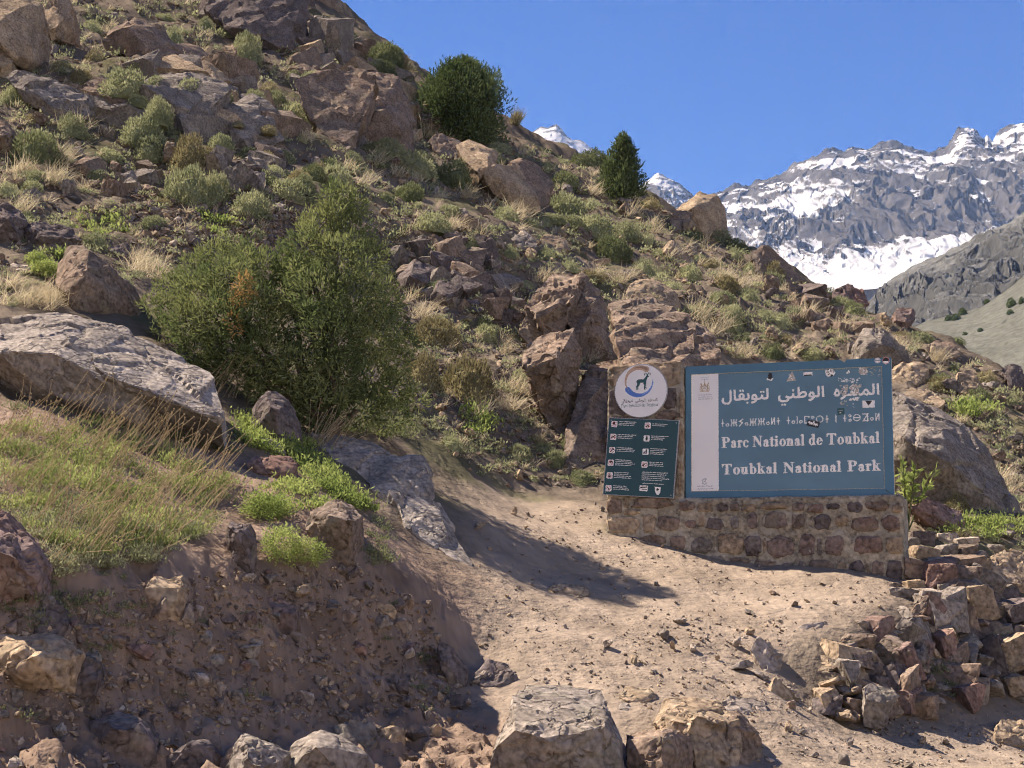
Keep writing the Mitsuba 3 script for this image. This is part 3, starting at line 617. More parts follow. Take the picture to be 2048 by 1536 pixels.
for (x, y, r, m2, l) in [(1840, 98, .032, 'print_grey', 'small round sticker with a grey band on the frame'), (1917, 100, .039, 'print_red', 'round sticker, dark red above white, in the top right frame corner')]:
    c = Zs(x, y); wput(sign, 'sticker', flat(shapely.Point(*c).buffer(r), FZ, .001), 'print_white', label=l)
    wput(sign, 'sticker_print', flat(shapely.Point(*c).buffer(r * .86).intersection(shapely.box(c[0] - .1, c[1] - r * .1 if m2 == 'print_red' else c[1] - .006, c[0] + .1, c[1] + (r if m2 == 'print_red' else .008))), FZ + .0012, .001), 'print_black' if m2 == 'print_red' else m2)
    wput(sign, 'sticker_print', flat(shapely.Point(*c).buffer(r * .95).difference(shapely.Point(*c).buffer(r * .82)), FZ + .0012, .001), m2)
c = Zs(1520, 100); wput(sign, 'bare_patch', flat(shapely.Polygon([(c[0] - .05, c[1] + .02), (c[0] + .03, c[1] + .015), (c[0] + .015, c[1] - .022)]), FZ, .0006), 'sign_edge', label='bare spot where the paint has flaked')
c = Zs(1925, 1310); wput(sign, 'scrape', flat(shapely.Polygon([(c[0] - .02, c[1] + .02), (c[0] + .02, c[1] - .01), (c[0] + .045, c[1] - .03), (c[0] - .005, c[1])]), FZ, .0008), 'print_black', label='dark scrape in the lower right corner')


def print_lines(cx, cy, w, rows, gap, h, seed, align=0):
    """Print too small to read: rows of word-long strokes broken like letters."""
    r, out = np.random.default_rng(seed), []
    for i in range(rows):
        x, lw = 0.0, w * r.uniform(.75, 1.0)
        row = []
        while x < lw:
            ww = r.uniform(2, 6) * h
            k = 0.0
            while k < ww:
                a = r.uniform(.3, .6) * h
                row.append(shapely.box(x + k, -i * gap + r.uniform(-.1, .15) * h, x + k + a, -i * gap + h * r.uniform(.6, 1.05))); row.append(shapely.box(x + k, -i * gap, x + k + a * 1.8, -i * gap + h * .28)); k += a * 1.5
            x += ww + h * .8
        g = shapely.union_all(row)
        out.append(shapely.affinity.translate(g, cx + (-(g.bounds[2]) / 2 if align == 0 else 0), cy))
    return shapely.union_all(out)


c = Zs(229, 345)                                     # coat of arms on the white strip
crest = [shapely.Polygon([(-.012, .03), (.012, .03), (0, .068)]), shapely.Point(0, .07).buffer(.006), shapely.Point(0, 0).buffer(.024).difference(shapely.Point(0, 0).buffer(.014)), shapely.box(-.02, .022, .02, .03), shapely.LineString([(-.05, -.045), (-.02, -.05), (0, -.042), (.02, -.05), (.05, -.045)]).buffer(.006)]
for s in (-1, 1): crest += [shapely.LineString([(s * .028, -.038), (s * .036, -.01), (s * .03, .016), (s * .042, .036)]).buffer(.007), shapely.LineString([(s * .032, .02), (s * .05, .01)]).buffer(.004), shapely.LineString([(s * .036, -.01), (s * .054, -.03), (s * .052, .0)]).buffer(.004), shapely.Point(s * .043, .04).buffer(.009)]
wput(sign, 'coat_of_arms', flat(shapely.affinity.translate(shapely.union_all(crest), *c), PZ + .0018, .001), 'print_tan', label='small brown coat of arms with two lions and a crown')
star = shapely.Polygon([(math.sin(i * math.pi / 5) * (.011 if i % 2 == 0 else .005), math.cos(i * math.pi / 5) * (.011 if i % 2 == 0 else .005)) for i in range(10)])
wput(sign, 'star', flat(shapely.affinity.translate(star, *c), PZ + .0018, .001), 'print_grey')
for (x, y, w, rows, gp, hh, sd) in [(231, 256, .09, 2, .022, .007, 1), (235, 420, .17, 3, .024, .008, 2), (232, 1270, .16, 1, .02, .009, 4), (232, 1295, .20, 1, .02, .010, 5)]:
    c = Zs(x, y); wput(sign, 'fine_print', flat(print_lines(c[0], c[1], w, rows, gp, hh, sd), PZ + .0018, .0008), 'print_grey')


def swoosh(r, a0, a1, w0, w1, n=40):
    """Crescent between two angles (degrees), tapering from width w0 to w1."""
    a = np.radians(np.linspace(a0, a1, n)); t = np.linspace(0, 1, n); w = w0 * (1 - t) + w1 * t
    o = np.stack([np.cos(a) * (r + w / 2), np.sin(a) * (r + w / 2)], 1); i = np.stack([np.cos(a) * (r - w / 2), np.sin(a) * (r - w / 2)], 1)[::-1]
    return shapely.union_all([shapely.Polygon(np.vstack([o, i])).buffer(0), shapely.Point(np.cos(a[0]) * r, np.sin(a[0]) * r).buffer(w0 / 2)])


IBEX = shapely.union_all([shapely.Polygon([(-.5, .12), (-.42, .25), (-.1, .27), (.12, .27), (.26, .42), (.33, .56), (.44, .60), (.60, .46), (.58, .42), (.47, .44), (.42, .36), (.36, .1), (.25, -.02), (0, -.03), (-.25, -.04), (-.40, -.06), (-.5, -.02)]),
                          shapely.Polygon([(-.5, .1), (-.46, -.15), (-.56, -.36), (-.54, -.62), (-.6, -.66), (-.5, -.66), (-.46, -.36), (-.36, -.2), (-.3, -.02)]), shapely.Polygon([(-.42, .0), (-.36, -.2), (-.46, -.4), (-.44, -.64), (-.36, -.64), (-.38, -.42), (-.24, -.18), (-.2, 0)]),
                          shapely.Polygon([(.10, .02), (.14, -.3), (.16, -.64), (.26, -.66), (.22, -.3), (.26, 0)]), shapely.Polygon([(.22, .04), (.26, -.3), (.29, -.58), (.36, -.6), (.33, -.28), (.36, .1)]), shapely.Polygon([(-.5, .14), (-.58, .06), (-.5, .04)]),
                          shapely.LineString([(.42, .56), (.40, .74), (.27, .80), (.19, .70), (.22, .60)]).buffer(.028), shapely.LineString([(.46, .58), (.50, .76), (.62, .82), (.71, .72), (.67, .60)]).buffer(.028)])
c = Zs(230, 1224)
wput(sign, 'emblem', flat(shapely.affinity.translate(shapely.union_all([swoosh(.03, 60, 200, .012, .004), swoosh(.03, 215, 330, .012, .004), shapely.affinity.scale(IBEX, .024, .024, origin=(0, 0))]), *c), PZ + .0018, .001), 'print_grey', label='small grey emblem with a wild sheep')

# the round emblem sign on the pillar
disc = thing('round_sign', 'round white sign with a wild sheep inside a two-coloured crescent, fixed to the pillar', 'sign')
DX, DY, DR = -2.93, 2.237, .313
wput(disc, 'plate', flat(shapely.Point(DX, DY).buffer(DR, 32), .012, .03), 'strip_white', 30)
wput(disc, 'rim', flat(shapely.Point(DX, DY).buffer(DR + .004, 32).difference(shapely.Point(DX, DY).buffer(DR - .003, 32)), .010, .033), 'print_grey', 30)
Zd = lambda x, y: st(1200 + x / 5.296, 710 + y / 5.296, .042)
DZ = .0425
(cx, cy), (rx, _) = Zd(415, 280), Zd(415 + 145, 280); R_ = rx - cx
mv = lambda g: shapely.affinity.translate(g, cx, cy)
wput(disc, 'crescent', flat(mv(swoosh(R_, 58, 222, .068, .006)), DZ, .001), 'logo_sand', label='sand coloured upper crescent')
wput(disc, 'crescent_shade', flat(mv(swoosh(R_ + .004, 60, 110, .036, .01)), DZ + .0012, .001), 'logo_brown')
wput(disc, 'crescent', flat(mv(swoosh(R_, 214, 365, .066, .004)), DZ, .001), 'logo_blue', label='blue lower crescent')
wput(disc, 'crescent_shade', flat(mv(swoosh(R_ - .006, 285, 360, .012, .004)), DZ + .0012, .001), 'logo_lightblue')
a, b = Zd(450, 290); wput(disc, 'sheep_emblem', flat(shapely.affinity.translate(shapely.affinity.scale(IBEX, .135, .135, origin=(0, 0)), a, b), DZ + .0024, .001), 'logo_teal', label='dark teal silhouette of a horned wild sheep')
wput(disc, 'lettering', flat(arabic(AR_REG, *Zd(232, 505), *Zd(614, 486), .036), DZ, .001), 'print_black', label='small Arabic name of the park')
tx = meshkit.text_mesh('Parc national de Toubkal', .037, .001); (a, b), (a2, b2) = Zd(226, 556), Zd(618, 541)
w_ = tx.bounds[1][0]; sm = np.eye(4); sm[0, 0] = (a2 - a) / w_; sm[1, 0] = (b2 - b) / w_; sm[:3, 3] = [a, b, DZ]; tx.apply_transform(sm)
wput(disc, 'lettering', tx, 'logo_teal', label='small words Parc national de Toubkal')

# the rules board below it, hung slightly askew
rules = thing('rules_board', 'dark teal board of park rules with eleven pictograms, hung askew below the round sign', 'sign')
bc = np.array([[-3.312, 1.932], [-2.475, 1.873], [-2.542, .978], [-3.378, 1.033]])
wput(rules, 'panel', flat(shapely.Polygon(bc), .012, .028), 'board_teal')
wput(rules, 'rim', flat(shapely.Polygon(bc).buffer(.002).difference(shapely.Polygon(bc).buffer(-.004)), .0105, .031), 'print_grey')
BZ = .041
ang = math.degrees(math.atan2(bc[1, 1] - bc[0, 1], bc[1, 0] - bc[0, 0]))
Zb = lambda x, y: st(1200 + x / 5.296, 710 + y / 5.296, .04)
U = shapely.union_all; Ls = lambda *p, w=.05: shapely.LineString(p).buffer(w)
PICTO = {  # unit pictograms
    'stick': U([Ls((-.25, .2), (.1, .3)), shapely.Point(-.1, .12).buffer(.2), Ls((.0, -.1), (.3, -.2))]), 'tent': shapely.Polygon([(-.32, -.28), (0, .34), (.32, -.28), (.1, -.28), (0, .0), (-.1, -.28)]), 'fish': U([Ls((-.3, -.1), (.0, .05), (.3, -.05), w=.09), Ls((.1, .1), (.3, .3))]),
    'hand': U([shapely.box(-.16, -.3, .18, .05), Ls((-.12, 0), (-.12, .25)), Ls((-.02, 0), (-.02, .38)), Ls((.09, 0), (.09, .25))]), 'pick': U([Ls((-.25, -.25), (.2, .25)), Ls((0, .3), (.2, .25), (.28, .05)), Ls((-.2, .1), (0, -.25), w=.03)]),
    'bin': U([shapely.Point(.12, .32).buffer(.1), shapely.box(.02, -.05, .22, .22), Ls((.06, -.05), (.04, -.36)), Ls((.18, -.05), (.2, -.36)), Ls((.04, .15), (-.15, -.02)), shapely.box(-.34, -.36, -.12, -.05)]), 'drone': U([Ls((-.3, .1), (.0, .25), (.3, .1), w=.08), shapely.box(-.08, -.05, .08, .2)]),
    'shot': U([Ls((-.35, -.2), (-.1, .05), (.32, .2), w=.06), shapely.box(-.2, -.3, -.05, .05), Ls((.0, .05), (.2, -.2))]), 'fire': U([shapely.Polygon([(-.25, -.3), (-.2, .05), (-.05, -.05), (.0, .35), (.18, .0), (.25, -.3)])]), 'bird': U([shapely.Polygon([(-.3, .2), (0, .05), (.3, -.25), (.05, -.2), (-.1, -.05)]), Ls((0, -.2), (.05, -.35))]), 'dog': U([shapely.box(-.25, -.08, .2, .12), Ls((.2, .1), (.32, .22), w=.08), Ls((-.2, -.1), (-.22, -.34)), Ls((.15, -.1), (.17, -.34))])}
ICON = [(153, 731, 'stick', 1, 3), (141, 868, 'fish', 1, 3), (128, 1007, 'pick', 1, 3), (115, 1142, 'drone', 1, 4), (102, 1275, 'fire', 1, 4), (91, 1410, 'bird', 1, 3), (506, 748, 'tent', 1, 2), (495, 884, 'hand', 0, 3), (483, 1025, 'bin', 0, 4), (471, 1161, 'shot', 1, 3)]
for i, (x, y, p, ban, rows) in enumerate(ICON):
    a, b = Zb(x, y); ic = .072
    sq = shapely.box(-.36, -.36, .36, .36).buffer(.14)
    loc = lambda g: shapely.affinity.translate(shapely.affinity.rotate(shapely.affinity.scale(g, ic, ic, origin=(0, 0)), ang, origin=(0, 0)), a, b)
    k = wput(rules, 'pictogram', flat(loc(sq), BZ, .001), 'print_white')
    put('symbol', mikit.ply(flat(loc(PICTO[p]), BZ + .001, .0008), 'print_black'), parent=k, to_world=WALL)
    if ban: put('ban_ring', mikit.ply(flat(loc(U([shapely.Point(0, 0).buffer(.40).difference(shapely.Point(0, 0).buffer(.34)), Ls((-.27, .27), (.27, -.27), w=.03)])), BZ + .0018, .0008), 'print_red'), parent=k, to_world=WALL)
    q = print_lines(0, 0, .205 if x < 300 else .18, rows, .020, .0085, 20 + i, 1)
    q = shapely.affinity.translate(shapely.affinity.rotate(q, ang, origin=(0, 0)), a + .055, b + .008 * rows)
    wput(rules, 'text_block', flat(q, BZ, .0008), 'print_white')
a, b = Zb(445, 1242); q = print_lines(0, 0, .32, 5, .0225, .0088, 77, 1); wput(rules, 'text_block', flat(shapely.affinity.translate(shapely.affinity.rotate(q, ang, origin=(0, 0)), a, b), BZ, .0008), 'print_white')
a, b = Zb(445, 1360); q = print_lines(0, 0, .30, 1, .02, .008, 78, 1); wput(rules, 'text_block', flat(shapely.affinity.translate(shapely.affinity.rotate(q, ang, origin=(0, 0)), a, b), BZ, .0008), 'print_white')
c = Zb(462, 1412); wput(rules, 'sticker', flat(card(*c, .095, .065, ang), BZ, .0012), 'print_white', label='small white picture sticker'); wput(rules, 'sticker_print', flat(U([card(c[0], c[1] + .012, .08, .014, ang + 8), card(c[0] + .01, c[1] - .012, .06, .01, ang)]), BZ + .0013, .001), 'print_black')
c = Zb(611, 1437); wput(rules, 'sticker', flat(shapely.Polygon([(c[0] - .035, c[1] + .045), (c[0] + .038, c[1] + .04), (c[0] + .03, c[1] - .02), (c[0] + .012, c[1] - .048), (c[0] - .012, c[1] - .046), (c[0] - .03, c[1] - .01)]), BZ, .0012), 'print_white', label='white tooth-shaped sticker'); wput(rules, 'sticker_print', flat(blob(c[0], c[1] + .015, .04, .04, 9, .5), BZ + .0013, .001), 'print_black')
for i in range(4):
    q = bc[i] * .93 + bc.mean(0) * .07; m = trimesh.creation.cylinder(.008, .012, sections=10); m.apply_translation((*q, BZ)); wput(rules, 'bolt', m, 'print_grey', 30)


# ------------------------------------------------------------------ boulders that can be told apart
_wbase = []


def hero(label, base, pieces, mat, thick, cat='boulder', edge=None, amp=.035, freq=1.6, soft=0, strata=None, name='boulder', Y=None, drop=.25, smooth=30, group=None, parent=None):
    """A boulder whose corners were surveyed: (photograph pixel, distance nearer or farther than its foot). The rear is closed by the same corners set back."""
    g = ground_hit(*base); Y0 = Y or g[1]
    pc = []
    for P in pieces:
        f = np.array([at(x, y, Y0 + d) for x, y, d in P])
        c = f.mean(0)
        b = c + (f - c) * np.array([.72, 1, .72]) + np.array([0, thick, 0]); b[:, 2] -= .12 * thick
        low = f[f[:, 2] < np.percentile(f[:, 2], 40)] + [0, .1, -drop]
        pc.append(np.vstack([f, b, low]))
    allp = np.vstack(pc); size = np.ptp(allp, axis=0).max()
    e = edge or max(.03, .0018 * Y0, size / 60)
    ctr = allp.mean(0)
    m = hull_rock([p - ctr for p in pc], e, amp * min(size, 2.5), freq / max(size, .25) * 1.6, int(base[0] * 7 + base[1]), soft, strata)
    k = put(name, mikit.ply(m, mat, smooth=smooth), label, cat, group, parent=parent, to_world=T().translate(ctr.tolist()))
    return k


ST = ((-.5, .1, 1.0), .30, .05)
hero('long sunlit purple-grey slab boulder lying above the flowering grass clump at the left edge', (330, 872), [
    [(-40, 640, .6), (60, 624, .6), (165, 618, .65), (260, 660, .5), (-40, 715, -.5), (90, 702, -.6), (200, 765, -.55), (300, 790, -.45), (-40, 780, .2), (80, 790, .2), (300, 845, .2)],
    [(165, 618, .65), (250, 655, .55), (340, 705, .4), (420, 745, .3), (470, 790, .1), (190, 742, -.6), (300, 778, -.55), (400, 825, -.45), (475, 842, -.3), (220, 820, .2), (330, 858, .1), (430, 872, .1), (478, 855, .1)]],
    'rock_lilac', 1.1, edge=.03, amp=.017)
hero('squarish brown boulder with one sunlit face standing left of the big juniper', (200, 625), [
    [(133, 487, .45), (160, 484, .45), (188, 505, -.15), (104, 568, .1), (130, 592, -.4), (165, 560, -.35), (215, 525, .1), (268, 570, .25), (283, 605, .3), (150, 614, -.1), (230, 624, 0), (280, 626, .3)]], 'rock_brown', 1.0, edge=.05, amp=.02)
hero('pointed dark grey rock standing upright beside the green strip', (550, 884), [
    [(547, 771, .15), (522, 793, 0), (495, 830, .05), (500, 872, -.05), (560, 884, -.2), (608, 882, .1), (602, 845, .1), (577, 800, .15), (548, 812, -.3)]], 'rock_dark', .5, edge=.035, amp=.02)
hero('rounded brown boulder on the lip of the shaded bank below the green strip', (670, 1102), [
    [(620, 1022, 0), (660, 1001, .2), (705, 1003, .2), (730, 1040, .1), (722, 1085, 0), (690, 1102, -.1), (640, 1090, -.1), (612, 1060, 0), (655, 1032, -.3), (708, 1040, -.28)]], 'rock_brown', .5, edge=.03, amp=.025, soft=3)
hero('pale sunlit rock ledge running down the crest of the bank beside the path', (880, 1105), [
    [(612, 862, 1.7), (690, 858, 1.9), (800, 905, 1.4), (770, 962, .9), (700, 945, 1.0), (645, 905, 1.2), (740, 1000, 1.0)],
    [(730, 890, 1.4), (850, 915, 1.2), (880, 972, .9), (790, 1020, .45), (730, 955, .8), (830, 1045, .5)],
    [(780, 980, .65), (880, 1000, .7), (915, 1062, .35), (815, 1065, 0), (865, 1100, -.05)],
    [(850, 1040, .5), (905, 1055, .5), (952, 1132, .05), (942, 1150, -.1), (870, 1095, 0), (900, 1130, -.1)]], 'rock_lilac', .6, edge=.026, amp=.016, drop=.3, name='rock_ledge', cat='ledge')
hero('biggest boulder at the lower edge, lit grey on top and dark below', (1110, 1560), [
    [(990, 1402, .15), (1040, 1362, .6), (1130, 1365, .7), (1203, 1378, .5), (1225, 1420, .25), (1003, 1452, -.25), (1100, 1478, -.3), (1210, 1452, -.1), (1262, 1500, .1), (1272, 1580, .1), (965, 1500, .05), (960, 1580, 0), (1050, 1590, -.1)]],
    'rock_grey', .7, edge=.026, amp=.02, strata=((-.2, -.5, 1), .2, .02))
hero('brown block leaning on the right of the biggest boulder', (1320, 1560), [
    [(1243, 1462, .05), (1300, 1453, .15), (1385, 1460, .2), (1398, 1580, .1), (1250, 1580, .05), (1320, 1470, -.1), (1330, 1580, -.15)]], 'rock_brown', .5, edge=.03)
hero('cream coloured boulder in the row at the lower edge', (1390, 1540), [
    [(1303, 1440, .2), (1330, 1396, .5), (1390, 1391, .55), (1440, 1405, .5), (1482, 1440, .3), (1468, 1570, .1), (1400, 1452, 0), (1335, 1465, .1), (1395, 1580, 0)]], 'rock_tan', .5, edge=.03)
hero('dark brown boulder at the right end of the row at the lower edge', (1480, 1545), [
    [(1420, 1412, .55), (1490, 1424, .5), (1527, 1470, .4), (1522, 1580, .3), (1450, 1580, .15), (1452, 1450, .15)]], 'rock_brown', .5, edge=.03)
hero('pale flat-topped rock behind the row at the lower edge', (1490, 1452), [[(1440, 1405, .3), (1460, 1392, .4), (1530, 1398, .5), (1537, 1438, .3), (1480, 1452, .05), (1445, 1430, .1)]], 'rock_pale', .4, edge=.03)
hero('grey stone wedged behind the biggest boulder', (1290, 1462), [[(1225, 1420, .3), (1255, 1405, .4), (1318, 1420, .4), (1322, 1460, .2), (1260, 1465, .1), (1230, 1450, .1)]], 'rock_grey', .3, edge=.03)
hero('sunlit tan stone half buried in the path behind the biggest boulder', (1280, 1412), [[(1235, 1395, .1), (1250, 1372, .3), (1310, 1375, .3), (1318, 1400, .2), (1270, 1412, 0)]], 'rock_tan', .3, edge=.03)
hero('light grey angular rock at the lower edge, third from the left', (510, 1560), [[(447, 1520, .1), (480, 1462, .2), (520, 1476, .2), (582, 1500, .2), (570, 1580, .1), (450, 1580, 0), (500, 1515, -.15)]], 'rock_grey', .4, edge=.025)
hero('domed grey rock with a rippled top at the lower edge', (640, 1560), [[(540, 1540, .1), (588, 1482, .2), (640, 1457, .25), (692, 1473, .25), (748, 1520, .2), (748, 1590, .1), (540, 1590, 0), (630, 1500, -.15)]], 'rock_grey', .5, edge=.022, amp=.02, soft=2)
hero('dark slanting rock at the lower edge left of the light grey one', (370, 1560), [[(285, 1545, .1), (388, 1482, .1), (406, 1469, .2), (440, 1510, .2), (448, 1590, .1), (285, 1590, 0)]], 'rock_dark', .4, edge=.03)
hero('broad dark blue-grey rock set in the foot of the shaded bank', (245, 1512), [[(180, 1440, .1), (235, 1418, .15), (300, 1440, .15), (312, 1478, .1), (220, 1512, 0), (182, 1490, 0), (240, 1450, -.12)]], 'rock_dark', .4, edge=.03)
hero('grey-brown rock at the foot of the shaded bank right of the domed grey rock', (715, 1495), [[(668, 1450, .1), (700, 1440, .1), (745, 1442, .1), (757, 1470, .1), (740, 1498, 0), (680, 1480, 0)]], 'rock_grey', .3, edge=.03)
hero('small yellow-brown rock at the foot of the shaded bank', (780, 1492), [[(752, 1460, .1), (775, 1450, .1), (808, 1455, .1), (812, 1485, .1), (770, 1495, 0)]], 'rock_tan', .25, edge=.03)
hero('speckled dark red boulder cut by the left edge beside the grass clump', (40, 1206), [[(-30, 1015, .3), (15, 1026, .2), (50, 1060, .1), (93, 1130, .1), (86, 1165, 0), (30, 1204, .05), (-30, 1208, .05), (-30, 1090, -.3), (30, 1110, -.25)]], 'rock_red', .7, edge=.025, soft=2)
hero('long tan boulder jutting out of the shaded bank at the left edge', (60, 1360), [[(-30, 1262, .1), (60, 1277, .05), (130, 1271, .1), (163, 1296, .1), (150, 1322, 0), (100, 1352, 0), (-30, 1365, .05), (60, 1310, -.3)]], 'rock_tan', .6, edge=.025, soft=2)
hero('dark block under the long tan boulder in the shaded bank', (150, 1395), [[(108, 1330, .1), (140, 1310, .1), (195, 1312, .1), (195, 1360, 0), (150, 1400, 0), (105, 1385, 0)]], 'rock_dark', .4, edge=.03)
hero('smooth dark grey block in the shaded bank above the long tan boulder', (95, 1276), [[(66, 1225, .05), (80, 1205, .1), (125, 1212, .1), (130, 1245, .05), (110, 1275, 0), (68, 1268, 0)]], 'rock_dark', .35, edge=.025)
hero('tan cube-shaped rock sticking out of the shaded bank below the dry stalks', (325, 1228), [[(288, 1175, 0), (310, 1152, .1), (360, 1155, .1), (370, 1175, 0), (362, 1222, 0), (330, 1228, -.03), (290, 1222, 0)]], 'rock_tan', .4, edge=.025)
hero('broad reddish rock in the shaded bank with a sloping top', (560, 1260), [[(508, 1200, .05), (535, 1182, .15), (590, 1198, .1), (602, 1222, 0), (588, 1260, 0), (540, 1228, -.05)]], 'rock_red', .35, edge=.025)
hero('black-brown rock with a lit corner at the top of the shaded bank', (478, 1135), [[(445, 1055, .05), (462, 1040, .1), (500, 1050, .1), (513, 1080, .05), (502, 1132, 0), (462, 1125, 0), (470, 1060, -.1)]], 'rock_dark', .35, edge=.025)
hero('grey stone in the shaded bank right of the tan cube-shaped rock', (405, 1280), [[(375, 1250, .05), (400, 1235, .1), (428, 1262, .1), (420, 1280, 0), (385, 1275, 0)]], 'rock_grey', .25, edge=.025)
hero('flat red-brown rock inside the green strip', (545, 955), [[(492, 925, 0), (510, 910, .2), (580, 905, .2), (595, 930, .1), (590, 952, 0), (500, 950, 0)]], 'rock_red', .4, edge=.03)
hero('grey rock hidden in the green strip under the pointed dark rock', (535, 905), [[(495, 888, 0), (520, 870, .2), (560, 880, .2), (575, 905, .1), (500, 908, 0)]], 'rock_grey', .4, edge=.03)
hero('thin dark slab leaning out of the foot of the bank beside the path', (910, 1375), [[(870, 1290, .1), (890, 1285, .1), (925, 1310, .1), (938, 1330, .1), (930, 1372, 0), (905, 1365, 0), (880, 1325, -.05)]], 'rock_dark', .2, edge=.025)
hero('dark rock at the foot of the path left of the biggest boulder', (990, 1375), [[(950, 1345, .1), (975, 1318, .2), (1015, 1325, .2), (1035, 1350, .1), (1020, 1378, 0), (960, 1372, 0)]], 'rock_dark', .3, edge=.03)
hero('large lichen-spotted boulder right of the sign board', (1900, 1052), [
    [(1770, 790, .8), (1800, 774, .9), (1860, 805, .9), (1930, 848, .7), (1992, 920, .5), (2037, 1000, .4), (2042, 1050, .2), (1950, 1055, 0), (1860, 1005, -.1), (1770, 965, .1), (1850, 872, -.6), (1905, 930, -.5), (1770, 880, -.2)]], 'rock_grey', 1.0, edge=.045, amp=.02, Y=19.4)
hero('red-brown slab lying in front of the lichen-spotted boulder', (1880, 1048), [[(1812, 1002, .1), (1850, 990, 0), (1922, 1020, .15), (1930, 1040, .05), (1900, 1050, -.15), (1830, 1026, -.15)]], 'rock_red', .4, edge=.035, Y=17.9)
hero('pale sunlit boulder just above the right end of the sign board', (1825, 772), [[(1775, 745, 0), (1800, 723, .4), (1847, 727, .4), (1867, 745, .2), (1842, 768, -.1), (1800, 774, -.2), (1775, 768, 0)]], 'rock_tan', .7)
hero('tan rock between the pale boulder and the lichen-spotted boulder', (1845, 818), [[(1780, 790, .1), (1820, 772, .4), (1862, 775, .4), (1900, 800, .1), (1890, 818, -.1), (1800, 815, -.1)]], 'rock_tan', .6)
hero('upright tan boulder at the right, near the frame edge above the lichen-spotted boulder', (1935, 792), [[(1910, 770, 0), (1918, 742, .2), (1940, 733, .3), (1957, 755, .2), (1960, 782, 0), (1930, 792, -.1)]], 'rock_tan', .5)
hero('brown boulder on the slope right of the grey cracked rock', (1890, 718), [[(1852, 695, 0), (1870, 680, .3), (1910, 684, .3), (1926, 705, .1), (1900, 718, -.1), (1862, 710, -.1)]], 'rock_brown', .6)
hero('grey cracked rock with a dark right side above the sign board', (1755, 728), [[(1703, 690, 0), (1725, 655, .3), (1765, 654, .4), (1795, 690, .4), (1830, 715, .4), (1770, 728, 0), (1705, 722, -.2), (1762, 685, -.4)]], 'rock_grey', .7)
hero('tall tan boulder standing on the skyline left of the snowy range', (1415, 478), [[(1358, 412, .3), (1400, 383, .5), (1440, 390, .4), (1458, 412, .4), (1463, 468, .2), (1412, 478, -.2), (1372, 455, -.2), (1385, 415, -.5), (1345, 440, 0)]], 'rock_tan', 1.2, edge=.1, amp=.02)
hero('low tan rock leaning on the tall skyline boulder', (1365, 462), [[(1338, 440, 0), (1352, 415, .3), (1385, 425, .3), (1380, 458, 0), (1345, 462, -.2)]], 'rock_brown', .8)
hero('left one of the twin boulders, tan with a bright broken face', (985, 392), [
    [(913, 292, .3), (940, 280, .5), (1000, 300, .5), (985, 325, -.6), (955, 355, -.7), (920, 310, -.1), (950, 345, -.2)], [(955, 355, -.7), (985, 325, -.6), (1040, 335, .3), (1078, 400, 0), (1060, 408, -.2), (1000, 370, -.7), (965, 362, -.5)]], 'rock_tan', 1.2, edge=.09, amp=.02)
hero('right one of the twin boulders, rounded and brown', (1070, 410), [[(1010, 318, .4), (1045, 305, .7), (1085, 335, .7), (1108, 370, .5), (1103, 398, .2), (1080, 408, 0), (1030, 365, -.1)]], 'rock_brown', 1.2, edge=.09, amp=.02)
hero('brown wedge boulder below the round juniper', (890, 275), [[(832, 205, .3), (855, 196, .5), (905, 218, .6), (942, 262, .4), (890, 276, -.2), (838, 242, -.3), (870, 225, -.5)]], 'rock_brown', 1.5, edge=.1, amp=.02)
hero('brown slab just above the twin boulders', (900, 318), [[(855, 275, .3), (880, 266, .4), (935, 285, .4), (920, 315, 0), (870, 305, -.2)]], 'rock_brown', 1.0)
hero('rugged outcrop with sunlit left edges on the slope behind the round sign', (1140, 720), [
    [(1048, 605, .1), (1108, 542, .9), (1150, 533, 1.0), (1190, 560, .9), (1140, 615, -.4), (1080, 625, -.4), (1100, 690, -.2), (1150, 575, -.3)],
    [(1150, 575, .2), (1175, 560, .7), (1208, 585, .7), (1222, 650, .4), (1216, 720, .3), (1135, 660, -.4), (1140, 720, -.4), (1180, 620, -.4)]], 'rock_brown', 1.0, edge=.07, amp=.04, name='rock_outcrop', cat='outcrop', strata=ST)
hero('brown outcrop with a dark cleft on the slope left of the round sign', (1110, 860), [
    [(1042, 700, .1), (1085, 668, .4), (1118, 655, .5), (1150, 655, .5), (1165, 700, .4), (1160, 760, .3), (1148, 850, .2), (1090, 800, -.1), (1050, 735, -.3), (1120, 710, -.6)], [(1055, 760, 0), (1150, 720, .2), (1160, 880, .2), (1130, 890, 0), (1075, 810, -.1)]], 'rock_brown', .9, edge=.06, amp=.04, name='rock_outcrop', cat='outcrop', strata=ST)
hero('broad brown outcrop straight behind the round sign and the pillar', (1290, 960), [
    [(1220, 600, 2.6), (1300, 590, 3.0), (1390, 640, 2.4), (1388, 725, 1.6), (1240, 725, 1.2), (1228, 650, 1.8)], [(1360, 650, 2.4), (1400, 640, 2.6), (1442, 700, 2.0), (1440, 790, 1.2), (1365, 780, 1.0)],
    [(1165, 735, 1.6), (1250, 710, 1.9), (1225, 975, .4), (1120, 965, .3), (1130, 850, .8), (1180, 800, .7)], [(1240, 690, 1.4), (1400, 690, 1.8), (1400, 960, .5), (1200, 960, .2), (1300, 770, .6)]], 'rock_brown', 1.0, edge=.08, amp=.03, name='rock_outcrop', cat='outcrop', strata=ST)
hero('smooth rounded tan rock on top of the brown outcrop behind the pillar', (1310, 620), [[(1243, 580, .1), (1270, 560, .4), (1310, 552, .5), (1347, 572, .4), (1372, 618, .2), (1320, 622, -.2), (1260, 600, -.2)]], 'rock_tan', .9, soft=4, edge=.08, amp=.02)
